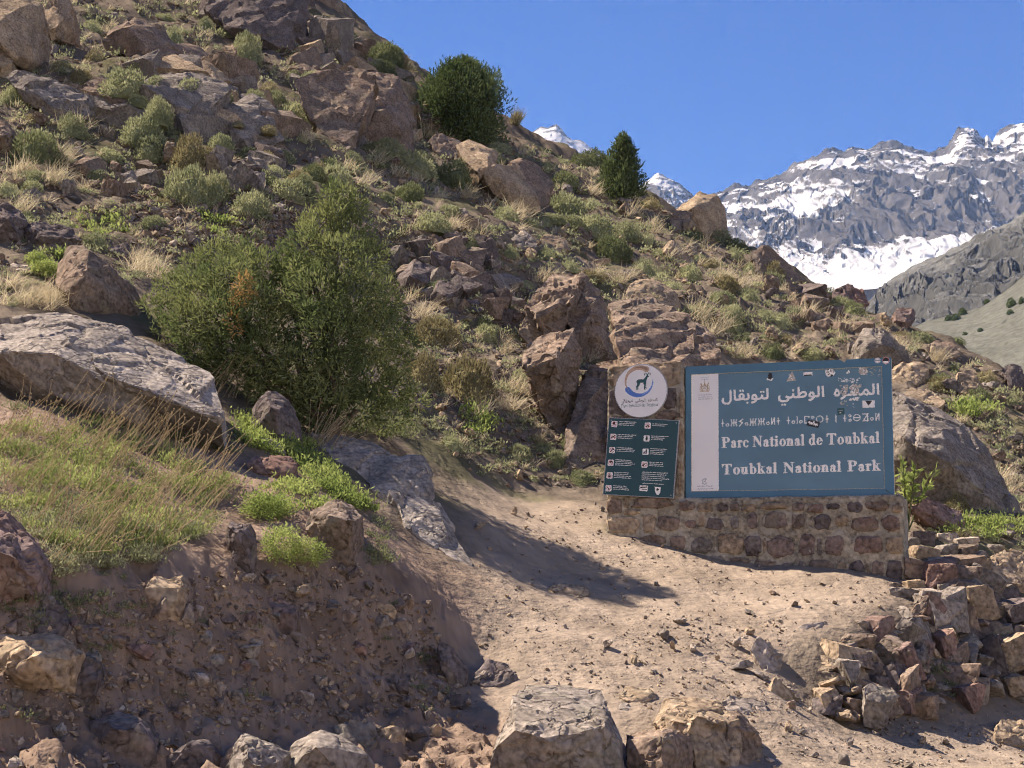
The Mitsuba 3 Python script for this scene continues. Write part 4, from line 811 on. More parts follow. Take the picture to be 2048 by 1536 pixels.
hero('small tan rock at the left foot of the rugged outcrop', (1060, 690), [[(1035, 665, 0), (1052, 625, .2), (1078, 640, .2), (1092, 670, .1), (1060, 690, -.1)]], 'rock_tan', .4)
hero('massive tan crag cut by the top left corner', (30, 150), [[(-40, -20, .5), (40, -20, .6), (80, -5, .4), (66, 90, 0), (40, 110, -.2), (-40, 60, -.6)], [(-40, 70, 0), (28, 68, 0), (26, 125, -.2), (-40, 150, -.3)]], 'rock_tan', 1.5, edge=.09, amp=.025, name='crag', cat='crag')
hero('second tan crag right of the one in the top left corner', (120, 100), [[(85, 20, .4), (115, -20, .6), (145, 5, .5), (140, 50, .3), (118, 55, 0), (92, 60, 0)]], 'rock_tan', 1.2, edge=.09)
hero('smooth grey slab sloping down to the right below the top left crag', (110, 215), [[(5, 140, .3), (55, 132, .4), (190, 190, .4), (185, 215, 0), (110, 218, -.3), (60, 180, -.3), (10, 150, 0)]], 'rock_grey', .9, edge=.09)
hero('peaked brown boulder behind the pale shrub, upper left', (300, 112), [[(205, 72, .2), (245, 36, .5), (275, 27, .6), (330, 50, .6), (372, 108, .3), (300, 112, -.3), (262, 50, -.2)]], 'rock_brown', 1.4, edge=.1)
hero('dark boulder at the left edge above the squarish brown boulder', (15, 480), [[(-30, 410, .3), (20, 402, .3), (50, 430, .2), (42, 475, 0), (-30, 488, -.1), (15, 430, -.3)]], 'rock_dark', .8)
hero('dark grey cracked boulder above the squarish brown boulder', (100, 490), [[(45, 450, .1), (85, 438, .2), (140, 450, .2), (165, 485, .1), (100, 492, -.1), (50, 485, -.1), (80, 460, -.3)]], 'rock_dark', .8)
hero('thin flat rock touching the top of the squarish brown boulder', (90, 520), [[(42, 505, .1), (58, 488, .3), (118, 488, .3), (112, 518, .1), (60, 518, 0)]], 'rock_brown', .5)
hero('dark wedge right of the squarish brown boulder', (255, 525), [[(212, 488, .2), (250, 480, .3), (282, 522, .2), (260, 528, 0), (225, 515, 0)]], 'rock_dark', .5)
hero('flat sunlit slab at the left edge above the dry grass', (40, 540), [[(-30, 525, .1), (10, 515, .3), (72, 530, .3), (70, 540, 0), (-30, 542, -.1)]], 'rock_pale', .5)
hero('brown boulder cut by the left edge, upper slope', (15, 300), [[(-30, 232, .3), (10, 240, .2), (36, 275, .1), (32, 300, 0), (-30, 306, 0), (5, 270, -.3)]], 'rock_brown', .8)
hero('upright red-brown slab with a sharp left corner in mid slope', (955, 464), [[(927, 424, .1), (934, 428, -.1), (975, 440, .2), (980, 462, .1), (930, 462, 0)]], 'rock_brown', .4)
hero('layered grey rock in mid slope below the upright red-brown slab', (1040, 498), [[(1003, 460, .2), (1025, 458, .3), (1080, 480, .4), (1070, 500, 0), (1018, 495, -.1)]], 'rock_grey', .7, strata=ST)
hero('tan rock with a dark front in mid slope right of the layered grey rock', (1110, 500), [[(1078, 475, .1), (1092, 462, .3), (1130, 468, .3), (1140, 492, .1), (1110, 502, -.2)]], 'rock_tan', .6)
hero('large tan rock on the slope below the tall skyline boulder', (1362, 530), [[(1325, 492, .1), (1340, 474, .3), (1362, 485, .3), (1398, 526, .3), (1362, 532, -.1), (1330, 510, -.2)]], 'rock_tan', .9)
hero('brown rock face on the skyline ridge above the sign board', (1560, 565), [[(1500, 505, .2), (1530, 483, .4), (1560, 510, .4), (1612, 560, .3), (1560, 568, -.2), (1510, 540, -.3)]], 'rock_brown', 1.2, edge=.1)
hero('reddish flat-topped rock on the skyline right of the ridge', (1705, 608), [[(1662, 580, .2), (1690, 564, .4), (1730, 580, .4), (1748, 606, .2), (1700, 612, -.2), (1668, 600, -.2)]], 'rock_red', 1.0)
hero('dark brown block standing on the right skyline', (1812, 642), [[(1790, 620, .1), (1800, 612, .3), (1828, 615, .3), (1833, 638, .1), (1810, 645, -.2), (1792, 640, -.1)]], 'rock_red', .7)
hero('black boulder at the right edge on the lower skyline', (2020, 772), [[(2002, 745, .1), (2020, 722, .3), (2050, 735, .3), (2060, 770, .1), (2025, 776, -.2)]], 'rock_dark', .6)
hero('golden-brown boulder at the right edge above the dry-stone wall', (2010, 1168), [[(1975, 1140, 0), (1985, 1112, .2), (2010, 1097, .3), (2060, 1105, .3), (2060, 1168, 0), (2000, 1170, -.1)]], 'rock_tan', .5, edge=.035)
hero('grey cubic stone beside the track near the right edge', (2020, 1492), [[(1990, 1450, .1), (2005, 1436, .2), (2060, 1440, .3), (2060, 1490, .1), (2010, 1490, 0), (1992, 1475, 0)]], 'rock_tan', .4, edge=.03)
hero('tan triangular stone standing in the path right of the row', (1500, 1500), [[(1455, 1450, .1), (1480, 1420, .1), (1520, 1455, .2), (1560, 1500, .3), (1490, 1506, 0), (1450, 1490, 0)]], 'rock_tan', .3, edge=.03, Y=12.1)
hero('pointed tan stone in the path below the broken wall end', (1560, 1395), [[(1535, 1380, .1), (1552, 1350, .1), (1575, 1375, .15), (1600, 1400, .2), (1540, 1398, 0)]], 'rock_tan', .25, edge=.03)
hero('large tan block fallen from the wall end', (1708, 1372), [[(1655, 1352, .1), (1672, 1318, .2), (1700, 1298, .3), (1760, 1302, .35), (1766, 1330, .3), (1752, 1378, .1), (1710, 1380, -.1), (1690, 1320, -.05)]], 'rock_tan', .45, edge=.03)
hero('grey-black stone under the large fallen block', (1760, 1402), [[(1728, 1375, .05), (1740, 1362, .1), (1785, 1368, .15), (1795, 1395, .1), (1770, 1404, 0), (1730, 1396, -.05)]], 'rock_grey', .3, edge=.03, Y=13.3)
hero('tall tan stone at the left of the broken wall end', (1530, 1345), [[(1503, 1300, .1), (1515, 1268, .15), (1540, 1285, .2), (1567, 1310, .2), (1562, 1340, .1), (1530, 1346, 0)]], 'rock_pale', .3, edge=.03)
hero('rough tan lump in the broken wall end', (1580, 1328), [[(1557, 1290, .2), (1580, 1282, .3), (1615, 1305, .3), (1618, 1320, .2), (1585, 1332, .05)]], 'rock_tan', .3, edge=.03, amp=.06)
hero('wedge stone beside the large fallen block', (1640, 1355), [[(1610, 1340, .1), (1630, 1315, .2), (1668, 1310, .25), (1672, 1330, .1), (1640, 1358, 0), (1612, 1352, 0)]], 'rock_tan', .3, edge=.03)
hero('long crusty stone bridging the broken wall end', (1680, 1312), [[(1605, 1300, .3), (1640, 1282, .4), (1700, 1278, .5), (1755, 1292, .5), (1752, 1302, .4), (1690, 1300, .2), (1620, 1316, .2)]], 'rock_brown', .3, edge=.03, amp=.06, drop=.05)
hero('flat tan slab lying on the path above the broken wall end', (1625, 1265), [[(1592, 1258, 0), (1610, 1246, .1), (1655, 1240, .2), (1652, 1256, .15), (1600, 1268, 0)]], 'rock_pale', .3, edge=.03, drop=.05)
hero('flat tan rock on the left side of the path in the shadow line', (1150, 1195), [[(1095, 1178, .1), (1120, 1165, .2), (1172, 1168, .25), (1182, 1186, .15), (1160, 1196, 0), (1100, 1190, 0)]], 'rock_tan', .4, edge=.03, drop=.1)


# ------------------------------------------------------------------ loose rocks of the slope, the bank and the path
def hit_many(px, py, y0=8.0, y1=75.0):
    """ground_hit for many pixels at once; rows that never meet the ground are nan."""
    px, py = np.asarray(px, float), np.asarray(py, float)
    D = _f[None] + CAM_R[None] * ((px - 1024) / FPX)[:, None] + CAM_U[None] * ((768 - py) / FPX)[:, None]
    D = D / D[:, 1:2]
    Y = np.geomspace(y0, y1, 260)
    P = EYE + D[:, None] * Y[None, :, None]
    g = P[..., 2] - base_height(P[..., 0], P[..., 1])
    neg = g < 0
    ok = neg.any(1); k = np.clip(neg.argmax(1), 1, None)
    a, b = Y[k - 1] * .93, Y[k] * 1.07
    for _ in range(9):
        m = (a + b) / 2; q = EYE + D * m[:, None]
        below = q[:, 2] < height(q[:, 0], q[:, 1])
        b = np.where(below, m, b); a = np.where(below, a, m)
    q = EYE + D * b[:, None]
    q[~ok] = np.nan
    return q


def in_poly(poly, n, rng):
    P = shapely.Polygon(poly); x0, y0, x1, y1 = P.bounds; out = []
    while len(out) < n:
        x, y = rng.uniform(x0, x1, 4 * n), rng.uniform(y0, y1, 4 * n)
        k = shapely.contains_xy(P, x, y); out += list(zip(x[k], y[k]))
    return np.array(out[:n])


TREE_ZONE = shapely.Polygon([(300, 560), (360, 500), (540, 480), (620, 400), (720, 400), (800, 560), (840, 700), (840, 840), (420, 840), (300, 700)])
SLABS = shapely.Polygon([(-30, 610), (480, 700), (490, 880), (-30, 800)])
LAND = [  # landmarks by which a loose rock is told apart: photograph pixel, name
    (200, 550, 'the squarish brown boulder'), (560, 600, 'the big juniper'), (1010, 345, 'the twin boulders'), (1410, 430, 'the tall skyline boulder'), (920, 190, 'the round juniper'), (1245, 330, 'the cone-shaped juniper'),
    (1140, 610, 'the rugged outcrop'), (1100, 760, 'the cleft outcrop'), (1310, 590, 'the rounded tan pillar rock'), (1765, 690, 'the grey cracked rock'), (1825, 750, 'the pale boulder'), (1920, 930, 'the lichen-spotted boulder'),
    (1555, 525, 'the ridge rock face'), (1705, 590, 'the reddish skyline rock'), (955, 445, 'the upright red-brown slab'), (1040, 480, 'the layered grey rock'), (290, 70, 'the peaked brown boulder'), (110, 175, 'the smooth grey slab'), (30, 50, 'the top left crag'), (690, 200, 'the jointed cliff'),
    (900, 560, 'the rubble outcrop'), (420, 240, 'the slabby outcrop'), (1360, 500, 'the large tan slope rock'), (1812, 625, 'the dark skyline block'), (100, 460, 'the dark cracked boulder'), (890, 235, 'the wedge boulder'), (930, 745, 'the widest brownish shrub'), (385, 355, 'the wide green cushion shrub'), (1128, 405, 'the big mid-slope shrub'), (1225, 490, 'the dark-footed cushion shrub')]
COLN = {'rock_tan': 'tan', 'rock_brown': 'brown', 'rock_red': 'reddish', 'rock_dark': 'dark', 'rock_grey': 'grey', 'rock_pale': 'pale'}
_seen = {}


def told_apart(kind, col, px, py, w, used=_seen):
    """A label that singles a rock or shrub out by its size, colour and bearing from the landmarks nearest to it."""
    near = sorted(LAND, key=lambda l: (l[0] - px) ** 2 + (l[1] - py) ** 2)
    for lm in near[:4]:
        dx, dy = px - lm[0], py - lm[1]
        far = math.hypot(dx, dy)
        rel = ('right of' if dx > 0 else 'left of') if abs(dx) > 1.6 * abs(dy) else ('below' if dy > 0 else 'above') if abs(dy) > 1.6 * abs(dx) else ('below and right of' if dx > 0 else 'below and left of') if dy > 0 else ('above and right of' if dx > 0 else 'above and left of')
        q = 'close ' if far < 60 else '' if far < 130 else 'well '
        size = 'small ' if w < 17 else 'larger ' if w > 38 else ''
        for s in (f'{size}{col} {kind} {q}{rel} {lm[2]}',):
            if s not in used:
                used[s] = 1; return s, None
    s = f'{size}{col} {kind} {q}{rel} {near[0][2]}'
    used[s] = used.get(s, 0) + 1
    return s, f'{kind}s near {near[0][2]}'


ZONES = [  # region of the slope, how many, size range (pixels), tones, flatness
    ([(250, 375), (560, 380), (640, 480), (560, 500), (440, 490), (330, 520), (260, 450)], 40, (16, 48), 'rock_grey rock_pale rock_brown rock_dark rock_pale'),
    ([(0, 0), (520, 0), (560, 130), (560, 320), (300, 390), (0, 390)], 50, (18, 70), 'rock_brown rock_grey rock_tan rock_grey'),
    ([(560, 300), (860, 320), (1080, 420), (1090, 520), (820, 480), (700, 400)], 46, (16, 54), 'rock_tan rock_brown rock_grey rock_pale'),
    ([(1100, 340), (1290, 400), (1480, 490), (1480, 640), (1230, 560), (1100, 500)], 52, (16, 56), 'rock_tan rock_brown rock_tan rock_grey'),
    ([(1440, 500), (1600, 580), (1860, 670), (2040, 770), (1880, 800), (1800, 715), (1420, 720)], 50, (16, 62), 'rock_tan rock_grey rock_brown rock_dark'),
    ([(1900, 780), (2048, 800), (2048, 1100), (1990, 1060), (2030, 980), (1960, 850)], 26, (16, 50), 'rock_tan rock_brown rock_grey'),
    ([(830, 700), (1040, 640), (1060, 800), (1180, 960), (1020, 985), (900, 900)], 22, (14, 40), 'rock_brown rock_tan'),
    ([(0, 380), (280, 390), (250, 480), (120, 480), (0, 600)], 20, (16, 50), 'rock_dark rock_grey rock_brown'),
]
rz = np.random.default_rng(77)


def scatter_rock(name, cat, p, px, py, wpx, mat, label, group, fine='mid', asp=None, sink=.3):
    w = wpx * p[1] / FPX
    h = w * (asp or rz.uniform(.5, .95)); d = w * rz.uniform(.7, 1.1)
    put(name, rock_ply(fine, int(rz.integers(0, 99)), mat), label, cat, group, to_world=rock_at(p, w, h, d, rz.uniform(0, 6.28), rz.uniform(-25, 25), sink))


for poly, n, (lo, hi), mats in ZONES:
    mats = mats.split(); P = in_poly(poly, n, rz); H = hit_many(P[:, 0], P[:, 1])
    for (x, y), p in zip(P, H):
        if np.isnan(p[0]) or TREE_ZONE.contains(shapely.Point(x, y)) or SLABS.contains(shapely.Point(x, y)): continue
        w = lo * (hi / lo) ** rz.uniform(); m = mats[int(rz.integers(0, len(mats)))]
        lab, grp = told_apart('rock', COLN[m], x, y, w)
        scatter_rock('rock', 'rock', p, x, y, w, m, lab, grp, 'fine' if w > 38 else 'mid')

# stones of the path, surveyed one by one: foot pixel, width, height
PSTONES = [(1360, 1247, 42, 22), (1330, 1278, 34, 26), (1500, 1228, 36, 14), (1432, 1188, 20, 10), (1312, 1172, 18, 12), (1215, 1295, 40, 18), (1345, 1300, 38, 16), (1385, 1302, 24, 18), (1500, 1268, 34, 16), (1470, 1292, 34, 22), (1250, 1312, 16, 10), (1268, 1325, 30, 18), (1435, 1322, 18, 18),
           (1480, 1340, 60, 20), (1520, 1355, 40, 14), (1182, 1346, 12, 8), (1310, 1345, 30, 10), (1585, 1418, 34, 20), (1575, 1385, 36, 14), (1675, 1428, 36, 14), (1620, 1425, 24, 10), (1577, 1462, 28, 18), (1605, 1470, 26, 14), (1700, 1490, 30, 16), (1690, 1530, 40, 18), (1820, 1536, 30, 12), (1845, 1487, 26, 14),
           (1890, 1488, 30, 14), (1990, 1500, 16, 10), (1925, 1525, 22, 10), (1590, 1212, 24, 8), (1615, 1205, 22, 8), (1670, 1208, 18, 7), (1545, 1190, 22, 14), (1660, 1300, 22, 10), (1030, 1030, 26, 18), (1058, 1032, 26, 12), (960, 1060, 34, 26), (1205, 1022, 14, 12), (1110, 1186, 36, 14), (1645, 1170, 24, 6),
           (1760, 1215, 20, 8), (1300, 1495, 20, 10), (1630, 1515, 26, 12), (1760, 1460, 18, 8), (1230, 1180, 12, 7), (1180, 1160, 12, 6), (1130, 1255, 14, 8), (1420, 1258, 12, 8), (1560, 1245, 10, 6), (1390, 1160, 12, 6), (1290, 1238, 14, 7), (1090, 1360, 14, 8), (1065, 1220, 12, 7), (1775, 1525, 18, 8), (1955, 1470, 14, 7), (1540, 1525, 24, 12)]
HP = hit_many([p[0] for p in PSTONES], [p[1] for p in PSTONES])
PLAND = [(1510, 1100, 'the stone wall'), (1110, 1440, 'the biggest boulder'), (1390, 1440, 'the cream coloured boulder'), (1710, 1340, 'the large fallen block'), (1150, 1180, 'the flat tan path rock'), (1530, 1310, 'the tall wall-end stone'), (2020, 1465, 'the grey cubic stone'), (1500, 1460, 'the tan triangular stone'), (910, 1050, 'the rock ledge'), (1270, 900, 'the rules board')]
_L = LAND[:]; LAND[:] = PLAND
for (x, y, w, h), p in zip(PSTONES, HP):
    m = ('rock_tan', 'rock_pale', 'rock_grey', 'rock_brown', 'rock_pale')[int(rz.integers(0, 5))]
    lab, grp = told_apart('path stone', COLN[m], x, y, w)
    scatter_rock('path_stone', 'stone', p, x, y, w, m, lab, grp, 'mid', h / w * 1.15, .2)
LAND[:] = _L + [(330, 1190, 'the tan cube-shaped rock'), (560, 1220, 'the broad reddish rock'), (90, 1310, 'the long tan boulder'), (245, 1465, 'the broad dark blue-grey rock'), (478, 1090, 'the black-brown rock'), (670, 1050, 'the rounded brown boulder'), (910, 1330, 'the thin dark slab'), (640, 1500, 'the domed grey rock'), (40, 1110, 'the speckled dark red boulder'), (780, 1470, 'the small yellow-brown rock')]
# stones in the shaded bank
BANK = [(0, 1215), (250, 1170), (480, 1140), (720, 1130), (860, 1220), (930, 1350), (890, 1420), (700, 1440), (450, 1440), (0, 1440)]
P = np.vstack([in_poly(BANK, 190, rz), in_poly([(0, 1420), (480, 1420), (560, 1450), (440, 1536), (0, 1536)], 22, rz), in_poly([(760, 1400), (960, 1360), (980, 1536), (760, 1536)], 16, rz)]); H = hit_many(P[:, 0], P[:, 1])
for (x, y), p in zip(P, H):
    if np.isnan(p[0]): continue
    w = 12 * (66 / 12) ** (rz.uniform() ** 1.2); m = ('rock_brown', 'rock_grey', 'rock_tan', 'rock_brown', 'rock_red', 'rock_dark', 'rock_pale')[int(rz.integers(0, 7))]
    lab, grp = told_apart('bank stone', COLN[m], x, y, w)
    scatter_rock('bank_stone', 'stone', p, x, y, w, m, lab, grp, 'mid', rz.uniform(.6, 1.0), .45)


# ------------------------------------------------------------------ jointed cliffs: one thing each, its blocks the parts
def outcrop(label, poly, n, size, mats, seed, lean=(.5, -.8, .3), cat='outcrop', name='rock_outcrop', squash=1.0):
    rng = np.random.default_rng(seed); k = thing(name, label, cat)
    P = in_poly(poly, n * 5, rng); keep = []
    for q in P:                                     # spread them evenly
        if all(np.hypot(*(q - o)) > size * .42 for o in keep): keep.append(q)
        if len(keep) >= n: break
    keep = np.array(keep); H = hit_many(keep[:, 0], keep[:, 1]); base_r = rng.uniform(0, 360)
    for q, p in zip(keep, H):
        if np.isnan(p[0]): continue
        w = size * (.8 + 1.3 * rng.uniform() ** 2) * p[1] / FPX
        M = T().translate((p + np.array([0, .12, -.05]) * w).tolist()).rotate([0, 0, 1], -28 + rng.normal(0, 16)).rotate([1, .3, 0], 20 + rng.normal(0, 16)).rotate([0, 1, 0], rng.normal(8, 14)).rotate([0, 0, 1], rng.choice([0, 90, 180, 270])).scale([w * rng.uniform(.75, 1.3), w * rng.uniform(.8, 1.1), w * rng.uniform(.75, 1.25) * squash])
        put('block', block_ply(int(rng.integers(0, 12)), mats[int(rng.integers(0, len(mats)))]), parent=k, to_world=M)
    return k


def lib_block(seed):
    rng = np.random.default_rng(seed)
    c = np.array([(x, y, z) for x in (-.5, .5) for y in (-.5, .5) for z in (-.5, .5)]) * rng.uniform(.6, 1.15, (8, 3)) + rng.normal(0, .10, (8, 3))
    return hull_rock([c], .10, .03, 2.2, seed, 0)


BLOCKS = [lib_block(500 + i) for i in range(12)]
_bp = {}


def block_ply(i, mat):
    if i not in _bp: _bp[i] = mikit.ply(BLOCKS[i], smooth=28)
    return {**_bp[i], 'bsdf': {'type': 'ref', 'id': mat}}


_cl = outcrop('tall jointed brown cliff of big squarish blocks left of the round juniper', [(600, 110), (740, 110), (800, 150), (830, 220), (828, 285), (690, 292), (660, 230), (600, 170)], 84, 46, ['rock_brown', 'rock_tan', 'rock_brown', 'rock_grey'], 1, name='cliff', cat='cliff')
_so = outcrop('slabby grey outcrop with cushion shrubs growing on its ledges, upper left', [(185, 200), (270, 165), (300, 115), (380, 125), (470, 150), (530, 210), (565, 270), (430, 290), (350, 250), (200, 240)], 70, 56, ['rock_grey', 'rock_brown', 'rock_grey', 'rock_tan'], 2, squash=.9)
_dc = outcrop('dark craggy rock band running along the top edge left of the sky', [(380, -30), (610, -30), (625, 30), (680, 90), (600, 110), (480, 60), (400, 30)], 64, 46, ['rock_dark', 'rock_brown', 'rock_grey'], 3)
outcrop('dark rubble outcrop in mid slope, right of the top of the big juniper', [(790, 520), (850, 490), (940, 485), (1000, 550), (1040, 620), (980, 640), (880, 600), (820, 580)], 64, 34, ['rock_dark', 'rock_brown', 'rock_grey', 'rock_dark'], 4)
outcrop('row of dark upright rock ribs left of mid slope', [(430, 320), (560, 320), (555, 380), (470, 375), (430, 350)], 20, 26, ['rock_dark', 'rock_grey'], 5, squash=1.6)
outcrop('low grey-green outcrop beside the wide green cushion shrub', [(175, 330), (255, 325), (320, 350), (315, 395), (190, 395)], 16, 30, ['rock_grey', 'rock_brown'], 6, squash=1.2)
outcrop('dark broken rock step on the right skyline slope', [(1590, 590), (1690, 610), (1745, 660), (1700, 680), (1600, 640)], 18, 30, ['rock_brown', 'rock_dark'], 7)

for par, mat, pcs in [
    (_cl, 'rock_brown', [[(590, 150, .8), (690, 118, 1.2), (770, 140, 1.2), (700, 296, -.2), (640, 262, .0), (600, 210, .3)], [(690, 125, 1.2), (800, 152, 1.4), (834, 230, .8), (830, 292, .2), (720, 298, -.4), (760, 200, -.2)]]),
    (_so, 'rock_grey', [[(290, 150, .9), (380, 135, 1.0), (470, 165, .8), (400, 240, -.3), (300, 240, -.2), (215, 205, .2)], [(400, 200, .5), (520, 205, .7), (572, 278, .3), (500, 298, -.3), (420, 292, -.3), (440, 235, -.3)]]),
    (_dc, 'rock_dark', [[(400, 20, 1.0), (500, -20, 1.4), (612, -30, 1.6), (622, 40, .8), (600, 105, 0), (480, 62, -.2)]])]:
    for q in pcs:
        hero(None, (q[-1][0], q[-2][1]), [[(x, y, d + (1.3 if par == _dc else .55)) for x, y, d in q]], mat, 1.6, None, .11, .035, 1.6, 0, ((-.3, -.5, 1), .9, .08), 'face', parent=par)

# the fine scree, past counting
def stones_mesh(pts, sizes, lib, rng, sink=.15):
    V, F, n = [], [], 0
    for p, s in zip(pts, sizes):
        m = lib[int(rng.integers(0, len(lib)))]
        a = rng.uniform(0, 6.28); ca, sa = math.cos(a), math.sin(a)
        v = np.array(m.vertices) * [1, rng.uniform(.7, 1), rng.uniform(.6, 1)]
        v = np.stack([v[:, 0] * ca - v[:, 1] * sa, v[:, 0] * sa + v[:, 1] * ca, v[:, 2] + v[:, 0] * rng.normal(0, .3)], 1) * s + p + [0, 0, s * sink]
        V.append(v); F.append(np.asarray(m.faces) + n); n += len(v)
    return np.vstack(V), np.vstack(F)


HILL = [(0, 0), (600, 0), (760, 120), (1010, 265), (1290, 400), (1480, 490), (1700, 620), (2048, 770), (2048, 1100), (1830, 1060), (1800, 720), (1240, 720), (1210, 980), (960, 960), (820, 840), (760, 560), (500, 480), (300, 560), (0, 620)]
SIDES = [[(-420, -60), (0, 0), (0, 620), (-420, 700)], [(2048, 770), (2380, 980), (2380, 1200), (2048, 1100)]]      # what a step to the side would show
for key, mats, n in (('scree', 'rock_tan', 2300), ('scree', 'rock_brown', 2600), ('scree', 'rock_grey', 2200)):
    P = np.vstack([in_poly(HILL, n, rz), in_poly(ZONES[0][0], n // 3, rz), in_poly([(780, 560), (1010, 480), (1060, 640), (1180, 960), (860, 860)], n // 6, rz), in_poly(SIDES[0], n // 5, rz), in_poly(SIDES[1], n // 14, rz)]); H = hit_many(P[:, 0], P[:, 1]); ok = ~np.isnan(H[:, 0])
    P, H = P[ok], H[ok]; w = 4.5 * (24 / 4.5) ** (rz.uniform(size=len(P)) ** 2) * H[:, 1] / FPX
    put('scree', mikit.ply(stones_mesh(H, w, ROCK_LOW, rz), mats), f'loose {COLN[mats]} scree stones strewn over the hillside', 'scree', kind='stuff')
P = np.vstack([in_poly([(960, 1340), (960, 1160), (930, 1040), (1200, 1000), (1215, 1064), (1800, 1180), (1560, 1300), (1650, 1440), (2048, 1410), (2048, 1536), (1540, 1536), (1250, 1400)], 4600, rz), in_poly([(1200, 1240), (1560, 1230), (1640, 1450), (2048, 1440), (2048, 1536), (1530, 1536), (1300, 1380)], 2400, rz)])
H = hit_many(P[:, 0], P[:, 1]); _k = (nfbm(H / .55, 3, 91) > .5) | (rz.uniform(size=len(H)) < .35); H = H[_k]; P = P[_k]; w = 1.8 * (14 / 1.8) ** (rz.uniform(size=len(P)) ** 3) * H[:, 1] / FPX
for i, m in enumerate(('rock_tan', 'rock_brown', 'rock_pale')):
    put('pebbles', mikit.ply(stones_mesh(H[i::3], w[i::3], ROCK_LOW, rz), m), f'fine {COLN[m]} pebbles strewn over the sandy path', 'pebbles', kind='stuff')
P = np.vstack([in_poly(BANK, 4600, rz), in_poly([(-320, 1230), (0, 1215), (0, 1500), (-320, 1500)], 700, rz), in_poly([(0, 1430), (960, 1360), (980, 1536), (0, 1536)], 700, rz)])
H = hit_many(P[:, 0], P[:, 1]); w = 3.5 * (24 / 3.5) ** (rz.uniform(size=len(P)) ** 2.2) * H[:, 1] / FPX
for i, m in enumerate(('rock_brown', 'rock_tan')):
    put('rubble', mikit.ply(stones_mesh(H[i::2], w[i::2], ROCK_LOW, rz), m), f'small {COLN[m]} rubble in the shaded bank', 'rubble', kind='stuff')

# ------------------------------------------------------------------ the dry-stone terrace wall on the right
dsw = thing('dry_stone_wall', 'dry-stone retaining wall of rough brown stones along the path at the right edge', 'stone wall')
COLS = [  # columns of the wall face along its run: photograph pixels of foot and crest
    (1668, 1442, 1660, 1325), (1710, 1440, 1700, 1292), (1760, 1435, 1745, 1262), (1815, 1428, 1795, 1228), (1870, 1420, 1850, 1190), (1925, 1412, 1900, 1175), (1985, 1402, 1950, 1172), (2050, 1390, 2020, 1180), (2120, 1378, 2090, 1190)]
foot = hit_many([c[0] for c in COLS], [c[1] for c in COLS]); crest = hit_many([c[2] for c in COLS], [c[3] for c in COLS])
DS_RUN = [(a, b) for a, b in zip(foot, crest)]
rd = np.random.default_rng(9)
for row in range(7):
    t = (row + .5) / 7
    s = rd.uniform(0, .3)
    while s < len(COLS) - 1.02:
        i = int(s); u = s - i
        lo, hi = foot[i] * (1 - u) + foot[i + 1] * u, crest[i] * (1 - u) + crest[i + 1] * u
        p = lo * (1 - t) + hi * t
        p[2] = lo[2] + (hi[2] - lo[2]) * t
        w = rd.uniform(.15, .40); h = max(.13, (hi[2] - lo[2]) / 7 * rd.uniform(.9, 1.6))
        if rd.uniform() < .25: w, h = w * .75, h * 1.5
        M = T().translate([p[0] + rd.normal(0, .03), p[1] + rd.normal(0, .05), p[2] + rd.normal(0, .02)]).rotate([0, 0, 1], rd.uniform(-40, 40)).rotate([0, 1, 0], rd.normal(0, 20)).scale([w * 1.2, .40, h * 1.35])
        put('stone', block_ply(int(rd.integers(0, 12)), ('rock_brown', 'rock_tan', 'rock_brown', 'rock_grey', 'rock_red', 'rock_dark')[int(rd.integers(0, 6))]) if rd.uniform() < .4 else rock_ply('mid', int(rd.integers(0, 99)), ('rock_brown', 'rock_tan', 'rock_grey', 'rock_brown')[int(rd.integers(0, 4))]), parent=dsw, to_world=M)
        seg = np.linalg.norm((foot[i + 1] - foot[i]) * (1 - t) + (crest[i + 1] - crest[i]) * t)
        s += w / max(seg, .05) * .93
# its coping: bigger blocks by the path corner, surveyed
for (x, y, w, h, m) in [(1885, 1178, 80, 58, 'rock_red'), (1935, 1180, 55, 48, 'rock_brown'), (1855, 1212, 70, 34, 'rock_pale'), (1820, 1200, 48, 24, 'rock_grey'), (1900, 1196, 50, 34, 'rock_grey'), (1980, 1188, 60, 48, 'rock_grey'), (1945, 1222, 60, 28, 'rock_brown'), (1880, 1255, 70, 55, 'rock_pale'), (1790, 1178, 26, 14, 'rock_brown'), (1835, 1178, 36, 18, 'rock_tan'),
                        (1740, 1262, 60, 18, 'rock_pale'), (1990, 1235, 60, 30, 'rock_brown'), (2025, 1205, 44, 36, 'rock_dark'), (2040, 1240, 50, 40, 'rock_tan'), (1900, 1320, 50, 60, 'rock_brown'), (1955, 1300, 60, 40, 'rock_dark')]:
    p = hit_many([x], [y])[0]; ww, hh = w * p[1] / FPX, h * p[1] / FPX
    put('coping_stone', block_ply(int(rd.integers(0, 12)), m), parent=dsw, to_world=T().translate([p[0], p[1] + .1, p[2] + hh * .42]).rotate([0, 0, 1], rd.uniform(-30, 30)).rotate([0, 1, 0], rd.normal(6, 9)).scale([ww * 1.05, ww * .9, hh * 1.15]))
low = thing('dry_stone_wall', 'low dry-stone terrace wall of stacked grey stones right of the masonry wall', 'stone wall')
